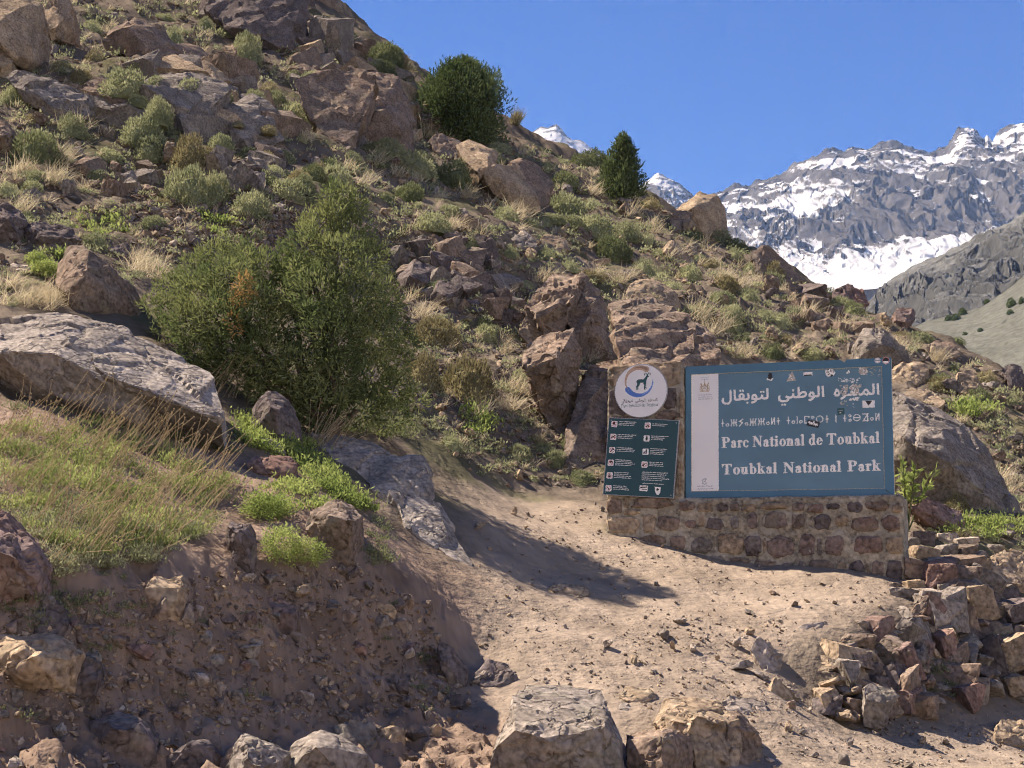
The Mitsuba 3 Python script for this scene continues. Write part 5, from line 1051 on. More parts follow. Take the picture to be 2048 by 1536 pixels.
for (x, y, w, h, m) in [(1840, 1160, 60, 40, 'rock_brown'), (1880, 1150, 70, 36, 'rock_grey'), (1850, 1120, 50, 30, 'rock_tan'), (1895, 1115, 42, 26, 'rock_grey'), (1935, 1120, 38, 28, 'rock_brown'), (1965, 1125, 36, 24, 'rock_grey'), (1825, 1100, 30, 26, 'rock_grey'), (1850, 1090, 56, 30, 'rock_dark'), (1900, 1088, 46, 24, 'rock_pale'), (1940, 1095, 50, 22, 'rock_pale'), (1930, 1155, 70, 40, 'rock_brown'), (1970, 1150, 30, 30, 'rock_tan'), (1990, 1108, 36, 20, 'rock_grey')]:
    p = hit_many([x], [y])[0]; ww, hh = w * p[1] / FPX, h * p[1] / FPX
    put('stone', block_ply(int(rd.integers(0, 12)), m), parent=low, to_world=T().translate([p[0], p[1] + .1, p[2] + hh * .4]).rotate([0, 0, 1], rd.uniform(-20, 20)).rotate([0, 1, 0], rd.normal(0, 8)).scale([ww * 1.05, ww * .9, hh * 1.15]))


# ------------------------------------------------------------------ vegetation
def blades(base, direc, length, width, rng, bend=.25, seg=2):
    """Tapering blades from many roots at once: base, direc (n, 3), length, width (n)."""
    n = len(base); d = direc / np.linalg.norm(direc, axis=1)[:, None]
    side = np.cross(d, rng.normal(size=(n, 3))); side /= np.linalg.norm(side, axis=1)[:, None] + 1e-9
    L, W = np.broadcast_to(length, n)[:, None], np.broadcast_to(width, n)[:, None]
    sag = np.stack([rng.normal(0, 1, n), rng.normal(0, 1, n), -np.abs(rng.normal(0, 1, n)) * .8], 1) * bend * L
    mid = base + d * L * .55 + sag * .25; tip = base + d * L + sag
    V = np.stack([base - side * W / 2, base + side * W / 2, mid - side * W * .4, mid + side * W * .4, tip], 1).reshape(-1, 3)
    F = (np.array([[0, 1, 3], [0, 3, 2], [2, 3, 4]])[None] + 5 * np.arange(n)[:, None, None]).reshape(-1, 3)
    return V, F


def leaves(pos, direc, length, width, rng):
    """Small lozenge leaves or scale sprays (two triangles each)."""
    n = len(pos); d = direc / (np.linalg.norm(direc, axis=1)[:, None] + 1e-9)
    side = np.cross(d, rng.normal(size=(n, 3))); side /= np.linalg.norm(side, axis=1)[:, None] + 1e-9
    L, W = np.broadcast_to(length, n)[:, None], np.broadcast_to(width, n)[:, None]
    V = np.stack([pos, pos + d * L * .5 + side * W / 2, pos + d * L, pos + d * L * .5 - side * W / 2], 1).reshape(-1, 3)
    F = (np.array([[0, 1, 2], [0, 2, 3]])[None] + 4 * np.arange(n)[:, None, None]).reshape(-1, 3)
    return V, F


def join(ms):
    V, F, n = [], [], 0
    for v, f in ms:
        V.append(v); F.append(np.asarray(f) + n); n += len(v)
    return np.vstack(V), np.vstack(F)


def tube(points, radii, sides=7):
    p = np.asarray(points, float); t = np.gradient(p, axis=0); t /= np.linalg.norm(t, axis=1)[:, None]
    a = np.cross(t, [.31, .95, .05]); a /= np.linalg.norm(a, axis=1)[:, None]; b = np.cross(t, a)
    th = np.arange(sides) * 2 * np.pi / sides
    V = (p[:, None] + np.asarray(radii)[:, None, None] * (np.cos(th)[None, :, None] * a[:, None] + np.sin(th)[None, :, None] * b[:, None])).reshape(-1, 3)
    i, j = np.meshgrid(np.arange(len(p) - 1), np.arange(sides), indexing='ij')
    q = np.stack([i * sides + j, i * sides + (j + 1) % sides, (i + 1) * sides + (j + 1) % sides, (i + 1) * sides + j], -1).reshape(-1, 4)
    return V, np.vstack([q[:, [0, 1, 2]], q[:, [0, 2, 3]]])


def sphere_dirs(n, rng, zmin=-1.0):
    z = rng.uniform(zmin, 1, n); a = rng.uniform(0, 2 * np.pi, n); r = np.sqrt(1 - z * z)
    return np.stack([r * np.cos(a), r * np.sin(a), z], 1)


def lib_shrub(seed, n=1500, spiky=.5):
    rng = np.random.default_rng(seed)
    d = sphere_dirs(n, rng, -.12)
    lump = .62 + .55 * nfbm(d * 2.1 + seed, 3, seed)
    q = d * (lump * rng.uniform(.72, 1.0, n) ** .6)[:, None]
    out = d + rng.normal(0, spiky, (n, 3)) + [0, 0, .5]
    lv = leaves(q, out, rng.uniform(.07, .17, n), rng.uniform(.03, .055, n), rng)
    s = trimesh.creation.icosphere(2); sd = np.array(s.vertices); k = sd * (.62 + .55 * nfbm(sd * 2.1 + seed, 3, seed))[:, None] * .74
    k[:, 2] = np.maximum(k[:, 2], -.1)
    return join([lv, (k, s.faces)])


SHRUB_SMALL = [mikit.ply(lib_shrub(640 + i, 1100, .5)) for i in range(5)]
SHRUB = [mikit.ply(lib_shrub(600 + i, 2300, (.35, .6)[i % 2])) for i in range(7)]
_seen_s = {}
SHRUBS = [  # foot pixel, width, height; g green, p pale, b brownish, d dark
    (250, 100, 80, 58, 'p'), (242, 190, 92, 58, 'g'), (315, 178, 52, 32, 'g'), (380, 195, 64, 42, 'g'), (312, 242, 58, 52, 'p'), (282, 288, 82, 58, 'g'), (298, 320, 72, 50, 'g'), (375, 338, 74, 72, 'b'), (370, 405, 90, 78, 'g'), (425, 405, 60, 62, 'g'), (140, 268, 58, 45, 'g'),
    (65, 330, 95, 80, 'd'), (20, 218, 60, 50, 'g'), (10, 388, 44, 32, 'g'), (460, 72, 62, 34, 'p'), (345, 88, 38, 46, 'g'), (490, 124, 60, 66, 'p'), (410, 56, 32, 26, 'p'), (345, 282, 38, 28, 'g'), (440, 292, 46, 30, 'p'), (495, 322, 48, 36, 'p'), (212, 320, 62, 28, 'g'), (325, 42, 48, 20, 'p'),
    (575, 252, 78, 52, 'p'), (585, 158, 34, 24, 'p'), (552, 208, 46, 30, 'p'), (670, 264, 46, 26, 'p'), (672, 285, 46, 26, 'p'), (762, 312, 92, 38, 'p'), (825, 348, 88, 48, 'p'), (907, 378, 78, 62, 'd'), (625, 358, 46, 36, 'd'), (670, 378, 74, 52, 'p'), (730, 352, 38, 22, 'p'), (575, 398, 82, 48, 'g'),
    (500, 428, 72, 52, 'g'), (820, 404, 58, 44, 'd'), (1128, 436, 80, 54, 'p'), (1128, 380, 58, 42, 'd'), (862, 458, 74, 36, 'g'), (1180, 474, 84, 52, 'p'), (1250, 478, 64, 38, 'p'), (1295, 488, 38, 26, 'p'), (1225, 520, 68, 56, 'd'), (832, 332, 72, 36, 'p'), (975, 284, 38, 28, 'p'), (1000, 303, 52, 22, 'p'), (1092, 338, 28, 18, 'p'),
    (1237, 520, 58, 40, 'g'), (1295, 660, 48, 30, 'g'), (1447, 606, 48, 30, 'p'), (1465, 644, 58, 38, 'p'), (1472, 668, 38, 32, 'p'), (1105, 790, 52, 40, 'p'), (935, 795, 100, 85, 'b'), (872, 690, 86, 62, 'b'), (845, 770, 64, 66, 'b'), (760, 545, 40, 26, 'g'), (1683, 624, 58, 34, 'g'), (1710, 620, 42, 30, 'd'), (1655, 594, 42, 32, 'd'),
    (1563, 654, 42, 36, 'g'), (1545, 668, 34, 20, 'g'), (1550, 716, 44, 34, 'd'), (1625, 719, 54, 26, 'g'), (1545, 560, 62, 40, 'b'), (1840, 682, 58, 22, 'g'), (1915, 664, 32, 14, 'd'), (1882, 780, 54, 30, 'b'), (1975, 768, 44, 32, 'b'), (1960, 806, 44, 36, 'd'), (1165, 334, 46, 32, 'd'), (1192, 336, 62, 40, 'd'),
    (1430, 482, 74, 28, 'p'), (1388, 478, 40, 24, 'd'), (1470, 500, 46, 26, 'd'), (770, 128, 68, 50, 'd'), (755, 134, 38, 20, 'p'), (655, 66, 48, 34, 'd'), (685, 76, 52, 28, 'd'), (662, 90, 34, 42, 'd'), (1350, 455, 30, 24, 'b'), (985, 320, 40, 26, 'p'), (1330, 600, 26, 14, 'g'), (1300, 415, 40, 24, 'b'), (1090, 520, 40, 26, 'p'), (1010, 440, 52, 30, 'p'), (940, 500, 50, 30, 'p'),
    (1150, 420, 40, 30, 'd'), (1065, 455, 40, 22, 'p'), (1380, 560, 50, 34, 'p'), (1290, 545, 44, 32, 'g'), (1420, 540, 40, 28, 'b'), (1500, 600, 40, 30, 'p'), (800, 395, 44, 26, 'p'), (700, 320, 40, 24, 'p'), (900, 430, 46, 26, 'p'), (1180, 560, 46, 26, 'b'), (560, 325, 50, 30, 'g'), (120, 60, 50, 30, 'd'), (180, 60, 40, 26, 'g'), (60, 385, 50, 30, 'g'), (1085, 905, 40, 26, 'g')]
SMAT = {'g': 'leaf_shrub', 'p': 'leaf_shrub', 'b': 'leaf_olive', 'd': 'leaf_dusk'}
bsdf_leaf('leaf_olive', (.19, .17, .095), (.28, .25, .14), .6, 2.0)
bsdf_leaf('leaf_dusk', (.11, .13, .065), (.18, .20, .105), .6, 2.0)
bsdf_leaf('leaf_meadow', (.175, .215, .07), (.33, .37, .14), .7, 5.0)
bsdf_leaf('stalk', (.30, .23, .15), (.42, .34, .22), .5, 6.0)
SCOL = {'g': 'green', 'p': 'pale green', 'b': 'brownish', 'd': 'dark green'}
rv = np.random.default_rng(21)
extra = in_poly(HILL, 215, rv)
extra = [(x, y, *(lambda w: (w, w * rv.uniform(.5, .75)))(rv.uniform(18, 50)), 'gpbgpd'[int(rv.integers(0, 6))]) for x, y in extra if y > 60 and not TREE_ZONE.contains(shapely.Point(x, y)) and not SLABS.contains(shapely.Point(x, y))]
SHRUBS = SHRUBS + extra
CRAGS = [shapely.Polygon(q) for q in ([(590, 115), (740, 100), (840, 150), (835, 300), (690, 300), (600, 220)], [(200, 200), (290, 130), (480, 140), (575, 280), (500, 300), (420, 290), (300, 245)], [(390, 10), (500, -20), (620, -20), (630, 50), (600, 110), (480, 65)])]
HS = hit_many([s[0] for s in SHRUBS], [s[1] for s in SHRUBS])
for (x, y, w, h, c), p in zip(SHRUBS, HS):
    if np.isnan(p[0]): p = ground_hit(x, y + 8)
    if any(g.contains(shapely.Point(x, y - 4)) for g in CRAGS): p = EYE + (p - EYE) * (1 - 1.1 / p[1])          # rooted on the rock ledges
    k = p[1] / FPX
    lab, grp = told_apart('cushion shrub', SCOL[c], x, y, w)
    ply = {**(SHRUB[int(rv.integers(0, 7))] if w > 44 else SHRUB_SMALL[int(rv.integers(0, 5))]), 'bsdf': {'type': 'ref', 'id': SMAT[c]}}
    put('shrub', ply, lab, 'shrub', grp, to_world=T().translate([p[0], p[1] + w * k * .25, p[2] - .04]).rotate([0, 0, 1], rv.uniform(0, 360)).scale([w * k * .68, w * k * .6, h * k * 1.2]))


# dry grass: tufts all over the hillside, past counting
def tufts(px, py, size, n_each, rng, lean=(.45, -.1), spread=.5, wid=1.0, extra_up=0.0):
    H = hit_many(px, py); out = []
    for p, s in zip(H, size):
        if np.isnan(p[0]): continue
        k = p[1] / FPX; n = n_each
        b = p + np.stack([rng.normal(0, .16, n), rng.normal(0, .16, n), np.zeros(n)], 1) * s * k
        d = np.stack([rng.normal(lean[0], spread, n), rng.normal(lean[1], spread, n), rng.uniform(.6, 1.2, n) + extra_up], 1)
        out.append(blades(b, d, s * k * rng.uniform(.55, 1.1, n), np.maximum(.006, .9 * k * wid) * rng.uniform(.7, 1.3, n), rng, .2))
    return join(out)


rg = np.random.default_rng(33)
_ok = lambda P: np.array([not (SLABS.contains(shapely.Point(*q)) or TREE_ZONE.contains(shapely.Point(*q))) for q in P])
P = np.vstack([in_poly(HILL, 560, rg), in_poly(SIDES[0], 120, rg), in_poly(SIDES[1], 40, rg)]); P = P[_ok(P)]
put('dry_grass', mikit.ply(tufts(P[:, 0], P[:, 1], 14 * (36 / 14) ** rg.uniform(size=len(P)), 26, rg), 'straw'), 'straw-coloured dry grass tufts all over the hillside', 'grass', kind='stuff')
TUFT = [(900, 460, 50), (960, 470, 45), (1010, 430, 60), (1040, 440, 60), (870, 400, 40), (930, 400, 45), (845, 640, 62), (830, 600, 40), (1110, 650, 60), (1010, 700, 40), (1385, 640, 70), (1400, 680, 70), (1430, 660, 55), (1280, 650, 50), (1150, 600, 40), (1090, 560, 50), (1240, 560, 50), (1190, 550, 40), (1470, 570, 50), (1440, 560, 50), (1355, 515, 50), (1620, 640, 60), (1690, 660, 55), (1800, 715, 60), (1780, 700, 50),
        (1870, 720, 50), (1920, 700, 40), (1590, 700, 40), (1480, 715, 50), (1540, 540, 50), (145, 215, 55), (155, 265, 65), (115, 320, 60), (110, 360, 60), (40, 350, 55), (50, 420, 60), (110, 370, 50), (690, 340, 40), (750, 330, 50), (790, 350, 40), (730, 370, 45), (610, 280, 35), (850, 270, 40), (880, 300, 40), (930, 330, 40), (1185, 390, 40), (1260, 430, 40), (1300, 460, 40), (430, 270, 40), (380, 120, 35), (580, 30, 35), (1010, 815, 70), (1030, 780, 60), (960, 830, 60), (1880, 995, 60), (1910, 1000, 60), (1870, 985, 50), (2000, 960, 50), (2020, 980, 50), (1180, 720, 60), (1200, 680, 50), (1950, 700, 40), (30, 605, 70), (60, 610, 70), (90, 600, 60), (110, 615, 60), (20, 580, 60), (300, 540, 60), (270, 520, 50), (310, 560, 60), (285, 545, 60)]
put('dry_grass', mikit.ply(join([tufts([t[0] + rg.normal(0, 8) for t in TUFT for _ in range(3)], [t[1] + rg.normal(0, 5) for t in TUFT for _ in range(3)], [t[2] for t in TUFT for _ in range(3)], 34, rg)]), 'straw'), 'long bleached grass tufts leaning to the right between the rocks', 'grass', kind='stuff')


# low green herbs
def herbs(P, size, n_each, rng, up=.8, ln=.42, wd=.14):
    H = hit_many(P[:, 0], P[:, 1]); out = []
    for p, s in zip(H, size):
        if np.isnan(p[0]): continue
        k = p[1] / FPX; n = n_each
        q = p + np.stack([rng.normal(0, .36, n), rng.normal(0, .36, n), np.abs(rng.normal(0, .22, n))], 1) * s * k
        q[:, 2] += height(q[:, 0], q[:, 1]) - p[2] if False else 0
        out.append(leaves(q, rng.normal(0, .7, (n, 3)) + [0, 0, up], s * k * ln * rng.uniform(.5, 1, n), s * k * wd * rng.uniform(.6, 1.2, n), rng))
    return join(out)


P = np.vstack([in_poly(HILL, 1900, rg), in_poly(SIDES[0], 420, rg), in_poly(SIDES[1], 120, rg)]); P = P[_ok(P)]
put('green_herbs', mikit.ply(herbs(P, rg.uniform(10, 28, len(P)), 40, rg), 'leaf_shrub'), 'low grey-green herbs between the rocks of the hillside', 'herbs', kind='stuff')
G1 = [(480, 830), (540, 850), (610, 880), (650, 930), (730, 1010), (760, 1050), (690, 1010), (600, 940), (490, 890)]
P = np.vstack([in_poly(G1, 120, rg), in_poly([(500, 990), (600, 950), (700, 1000), (600, 1030), (510, 1050)], 36, rg), in_poly([(60, 500), (130, 505), (120, 560), (70, 560)], 14, rg), in_poly([(920, 820), (975, 815), (970, 880), (930, 870)], 14, rg), in_poly([(1870, 1040), (2030, 1050), (2040, 1080), (1900, 1075)], 34, rg),
               in_poly([(400, 430), (480, 450), (440, 480), (380, 460)], 8, rg), in_poly([(140, 430), (250, 440), (230, 500), (160, 480)], 8, rg), in_poly([(1920, 800), (1985, 810), (1960, 850), (1930, 840)], 12, rg)])
put('green_herbs', mikit.ply(herbs(P, rg.uniform(26, 44, len(P)), 80, rg, .9, .34, .10), 'leaf_fresh'), 'bright green herbs in sunlit strips beside the rock ledge and among the rocks', 'herbs', kind='stuff')
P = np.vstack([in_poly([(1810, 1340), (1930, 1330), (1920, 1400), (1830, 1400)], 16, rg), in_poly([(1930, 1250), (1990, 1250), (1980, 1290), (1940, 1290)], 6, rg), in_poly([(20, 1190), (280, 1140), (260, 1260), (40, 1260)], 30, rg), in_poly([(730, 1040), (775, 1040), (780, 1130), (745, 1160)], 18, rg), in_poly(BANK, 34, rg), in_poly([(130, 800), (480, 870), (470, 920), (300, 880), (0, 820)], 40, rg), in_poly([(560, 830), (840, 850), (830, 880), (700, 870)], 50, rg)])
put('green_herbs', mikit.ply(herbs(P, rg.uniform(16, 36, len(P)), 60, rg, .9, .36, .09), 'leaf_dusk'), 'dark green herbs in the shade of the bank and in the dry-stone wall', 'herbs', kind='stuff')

# bushes of bright foliage on the bank, each its own
def lib_bush(seed, n=2200):
    rng = np.random.default_rng(seed); d = sphere_dirs(n, rng, -.95)
    q = d * ((.45 + .8 * nfbm(d * 2.4 + seed, 3, seed)) * rng.uniform(.45, 1.05, n))[:, None]
    return leaves(q, d + rng.normal(0, .7, (n, 3)) + [.1, -.1, .35], rng.uniform(.08, .2, n), rng.uniform(.03, .07, n), rng)


BUSH = [mikit.ply(lib_bush(800 + i)) for i in range(3)]
for (x, y, w, h, lab) in [(565, 1120, 90, 75, 'bright green bush hanging over the shaded bank below the rounded boulder'), (620, 1125, 80, 50, 'bright green sprig right of the bright green bush on the bank'), (535, 1040, 110, 60, 'loose light green bush above the black-brown rock'), (75, 530, 50, 28, 'small fresh green bush left of the squarish brown boulder'), (90, 548, 56, 30, 'small fresh green bush just below the other one left of the squarish boulder')]:
    p = ground_hit(x, y); k = p[1] / FPX
    put('bush', {**BUSH[int(rv.integers(0, 3))], 'bsdf': {'type': 'ref', 'id': 'leaf_fresh'}}, lab, 'bush', to_world=T().translate([p[0], p[1] - .05, p[2] + h * k * .4]).rotate([0, 0, 1], rv.uniform(0, 360)).scale([w * k * .6, w * k * .5, h * k * .62]))

# the big-leaved plant right of the sign
p = at(1815, 1000, 17.9); p[2] = float(height(p[None, 0], p[None, 1])[0]); lift = at(1815, 990, 17.9)[2] - p[2]; k = p[1] / FPX; rl = np.random.default_rng(4)
plant = thing('leafy_plant', 'bright leafy plant with broad toothed leaves at the right end of the sign board', 'plant', None)
stems, lf = [], []
for i in range(11):
    d = np.array([rl.normal(.1, .45), rl.normal(-.2, .4), 1.0]); top = p + [0, 0, max(lift, 0)] + d * 56 * k * rl.uniform(.6, 1.1)
    stems.append(tube([p, (p + top) / 2 + [0, 0, .02], top], [.008, .006, .004], 5))
    n = 16; t = rl.uniform(.45, 1.05, n)[:, None]
    lf.append(leaves(p + (top - p) * t, rl.normal(0, .8, (n, 3)) + d * .5 + [0, 0, .35], rl.uniform(14, 26, n) * k, rl.uniform(5, 8, n) * k, rl))
put('stem', mikit.ply(join(stems), 'leaf_dusk'), parent=plant); put('leaves', mikit.ply(join(lf), 'leaf_fresh'), kind='stuff', parent=plant)

# the big flowering clump at the left: green mound with a hundred of dry seed stalks
MOUND = [(-40, 880), (60, 850), (180, 850), (320, 890), (430, 950), (470, 980), (430, 1060), (300, 1120), (130, 1130), (60, 1060), (-40, 1000)]
rm = np.random.default_rng(8)
cl = thing('flower_clump', 'wide clump of green foliage with dry brown seed-head stalks leaning right, left foreground', 'plant')
P = np.vstack([in_poly(MOUND, 330, rm), in_poly([(-40, 1000), (430, 1040), (300, 1140), (60, 1160), (-40, 1100)], 110, rm)])
_n = nfbm(np.column_stack([P / 55., 0 * P[:, 0]]), 3, 95); _k = (_n > .44) | (np.arange(len(P)) % 4 == 0)
P = np.vstack([P[:300][_k[:300]], P[300:]]); _c = int(_k[:300].sum())
put('foliage', mikit.ply(herbs(P[:_c], rm.uniform(30, 58, _c), 130, rm, 1.1, .26, .06), 'leaf_meadow'), parent=cl, kind='stuff')
put('foliage', mikit.ply(herbs(P[_c:], rm.uniform(30, 50, len(P) - _c), 130, rm, .9, .26, .06), 'leaf_shrub'), parent=cl, kind='stuff')
P2 = np.vstack([in_poly(MOUND, 260, rm), in_poly([(-30, 860), (200, 860), (440, 960), (420, 1010), (150, 920), (-30, 900)], 120, rm), in_poly([(-20, 1000), (420, 1050), (280, 1130), (60, 1150)], 70, rm)])
H = hit_many(P2[:, 0], P2[:, 1]); H = H[~np.isnan(H[:, 0])]
st_, hd_ = [], []
for p in H:
    k = p[1] / FPX; L = rm.uniform(60, 135) * k
    d = np.array([rm.normal(.55, .28), rm.normal(-.05, .25), rm.uniform(.55, 1.1)]); d /= np.linalg.norm(d)
    q1 = p + d * L * .5 + [0, 0, .03]; q2 = p + d * L + np.array([rm.normal(0, .03), 0, rm.normal(.02, .03)])
    st_.append(tube([p, q1, q2], [.0028, .0025, .0022], 4))
    s = trimesh.creation.icosphere(0); hd_.append((np.array(s.vertices) * [.008, .008, .010] + q2, np.array(s.faces)))
put('stalks', mikit.ply(join(st_), 'stalk'), parent=cl, kind='stuff'); put('seed_heads', mikit.ply(join(hd_), 'stalk'), parent=cl, kind='stuff')
for (x, y, n, lab, ln) in [(440, 790, 18, 'few dry seed-head stalks standing against the big juniper behind the slab boulder', 110), (640, 890, 46, 'sunlit fan of dry stalks right of the pointed dark rock', 95), (20, 780, 12, 'dark dry stalks at the left edge over the slab boulder', 110)]:
    b = ground_hit(x, y); k = b[1] / FPX; st_, hd_ = [], []; c2 = thing('dry_stalks', lab, 'plant')
    for i in range(n):
        p = b + [rm.normal(0, 20 * k), rm.normal(0, .12), -.03]; L = ln * k * rm.uniform(.6, 1.1); d = np.array([rm.normal(.5, .3), rm.normal(0, .3), rm.uniform(.6, 1.1)]); d /= np.linalg.norm(d)
        q2 = p + d * L; st_.append(tube([p, p + d * L * .5 + [0, 0, .02], q2], [.0032, .0028, .0024], 4)); s = trimesh.creation.icosphere(0); hd_.append((np.array(s.vertices) * .010 + q2, np.array(s.faces)))
    put('stalks', mikit.ply(join(st_), 'stalk'), parent=c2, kind='stuff'); put('seed_heads', mikit.ply(join(hd_), 'stalk'), parent=c2, kind='stuff')


# ------------------------------------------------------------------ trees
def crown(clumps, n_per, leaf_l, leaf_w, rng, up=.55, droop=0.0):
    """Sprays in many ellipsoidal clumps: (centre, radii)."""
    out = []
    for c, r in clumps:
        n = int(n_per * np.prod(r) ** (2 / 3)); d = sphere_dirs(n, rng)
        q = np.asarray(c) + d * np.asarray(r) * (rng.uniform(.25, 1.0, n) ** .45 * (.7 + .6 * nfbm(d * 2 + np.asarray(c), 2, 3)))[:, None]
        out.append(leaves(q, d * .8 + rng.normal(0, .45, (n, 3)) + [0, 0, up - droop], leaf_l * rng.uniform(.6, 1.3, n), leaf_w * rng.uniform(.7, 1.3, n), rng))
    return join(out)


def limbs(base, tips, r0, rng):
    out = []
    for t in tips:
        m1 = base + (t - base) * .4 + rng.normal(0, .06, 3) * np.linalg.norm(t - base); m2 = base + (t - base) * .75 + rng.normal(0, .05, 3) * np.linalg.norm(t - base)
        out.append(tube([base, m1, m2, t], [r0, r0 * .7, r0 * .45, r0 * .2], 7))
    return out


rt = np.random.default_rng(14)
jt = thing('juniper_tree', 'big spreading juniper with olive green foliage left of the path, its shadow across it', 'tree')
JB = ground_hit(660, 868); JY = JB[1]
CL = [  # clumps: photograph pixel, radius in pixels, nearer or farther
    (668, 425, 34, 0), (645, 455, 48, .1), (700, 465, 48, .1), (620, 500, 58, -.1), (680, 520, 66, -.3), (735, 520, 52, .2), (590, 545, 52, 0), (640, 590, 72, -.5), (710, 600, 72, -.4), (765, 600, 52, .2), (785, 660, 44, .2), (740, 670, 66, -.3), (670, 670, 76, -.6),
    (790, 720, 42, .1), (740, 750, 62, -.2), (670, 760, 70, -.5), (600, 740, 66, -.5), (790, 780, 40, 0), (720, 820, 56, -.2), (640, 820, 54, -.4), (780, 835, 46, .1), (560, 790, 50, -.3),
    (480, 515, 46, .1), (430, 520, 48, .2), (390, 545, 46, .1), (520, 540, 54, 0), (460, 565, 62, -.3), (400, 590, 58, -.2), (350, 580, 40, .2), (345, 625, 40, .1), (570, 590, 60, .1), (690, 392, 24, .1), (672, 378, 18, .1), (655, 400, 22, .1), (712, 415, 28, .1), (300, 610, 22, .2), (310, 700, 24, .1), (830, 800, 26, .2), (815, 690, 26, .2), (380, 650, 56, -.2), (440, 640, 66, -.5), (510, 620, 66, -.4), (560, 640, 62, -.3), (330, 665, 30, .2), (400, 700, 54, -.2), (460, 700, 60, -.4), (530, 710, 62, -.5), (470, 755, 46, -.2), (530, 775, 48, -.3), (420, 735, 36, -.1)]
cl_ = []
for (x, y, r, d) in CL:
    k = JY / FPX; cl_.append((at(x, y, JY + d), (r * k * .94, r * k, r * k * .88)))
put('trunk', mikit.ply(join([tube([JB - [0, 0, .2], JB + [-.05, -.1, .4], at(655, 740, JY), at(670, 600, JY), at(668, 450, JY)], [.16, .13, .10, .07, .02], 9)] + limbs(JB + [0, 0, .1], [c for c, _ in cl_[::3]], .06, rt)), 'bark', smooth=True), parent=jt)
extra_c = []
for c, r in cl_:                                     # feathery outer shoots
    for _ in range(7):
        d = sphere_dirs(1, rt, -.3)[0]; L = rt.uniform(.4, 1.2) * r[0]
        extra_c.append((c + d * r * rt.uniform(.9, 1.3), np.array([.22, .22, .42]) * L))
put('crown', mikit.ply(join([crown(cl_, 6500, .085, .018, rt, .45), crown(extra_c, 6500, .08, .016, rt, .7)]), 'leaf_juniper'), parent=jt)
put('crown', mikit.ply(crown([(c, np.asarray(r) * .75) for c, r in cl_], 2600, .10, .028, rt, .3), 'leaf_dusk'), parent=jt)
DB = [(485, 575, 20), (478, 600, 16), (490, 560, 14), (455, 605, 9), (465, 640, 14), (470, 660, 12), (500, 590, 10)]
put('dead_branch', mikit.ply(crown([(at(x, y, JY - .75), (r * JY / FPX,) * 3) for x, y, r in DB], 9000, .07, .014, rt, .3), 'leaf_rust'), parent=jt, label='dead orange-brown sprays on the front of the crown')


def conifer(label, cx, foot, w, h, shape, n, seed, mat, Y=None, cat='tree', name='juniper_tree', leaf=.16):
    rng = np.random.default_rng(seed); b = ground_hit(cx, foot); Y0 = Y or b[1]; k = Y0 / FPX
    t = thing(name, label, cat); cl = []
    for i in range(n):
        u = rng.uniform(0, 1); a = rng.uniform(0, 6.28)
        z = u * h * .92; rad = (w / 2) * shape(u) * rng.uniform(.35, .85)
        r = max(5, w * .15 * (shape(u) * .7 + .3)) * rng.uniform(.7, 1.2)
        c = at(cx + math.cos(a) * rad, foot - z, Y0 + math.sin(a) * rad * k); cl.append((c, (r * k, r * k, r * k * 1.25)))
    put('trunk', mikit.ply(join([tube([b - [0, 0, .3], at(cx, foot - h * .4, Y0), at(cx, foot - h * .9, Y0)], [.14, .10, .03], 7)] + limbs(b, [c for c, _ in cl[::7]], .05, rng)), 'bark', smooth=True), parent=t)
    put('crown', mikit.ply(crown(cl, 900, leaf, leaf * .26, rng, .8), mat), parent=t)


conifer('large dense round juniper, nearly black-green, on the skyline', 925, 268, 196, 158, lambda u: (1 - abs(u - .42) ** 2.6 * 4.2) if u > .42 else .86 + .3 * u, 190, 3, 'leaf_dark', name='juniper_tree')
conifer('cone-shaped dark juniper on the skyline left of the snowy range', 1246, 392, 112, 128, lambda u: max(.12, (1 - u) ** .62), 200, 4, 'leaf_dark')
for (x, y, w, h, lab) in [(1030, 250, 40, 40, 'bare broom with upright twigs right of the round juniper'), (805, 150, 60, 44, 'bare broom with upright twigs left of the round juniper')]:
    b = ground_hit(x, y); k = b[1] / FPX; n = 90; base = b + rv.normal(0, 5, (n, 3)) * k * [1, 1, 0]
    put('broom', mikit.ply(blades(base, np.stack([rv.normal(.2, .4, n), rv.normal(0, .4, n), np.ones(n)], 1), h * k * rv.uniform(.7, 1.2, n), np.full(n, .035), rv, .1), 'leaf_olive'), lab, 'shrub')


# ------------------------------------------------------------------ the far mountains
scene['rock_far'] = {'type': 'twosided', 'bsdf': {'type': 'diffuse', 'reflectance': {'type': 'mesh_attribute', 'name': 'vertex_color'}}}


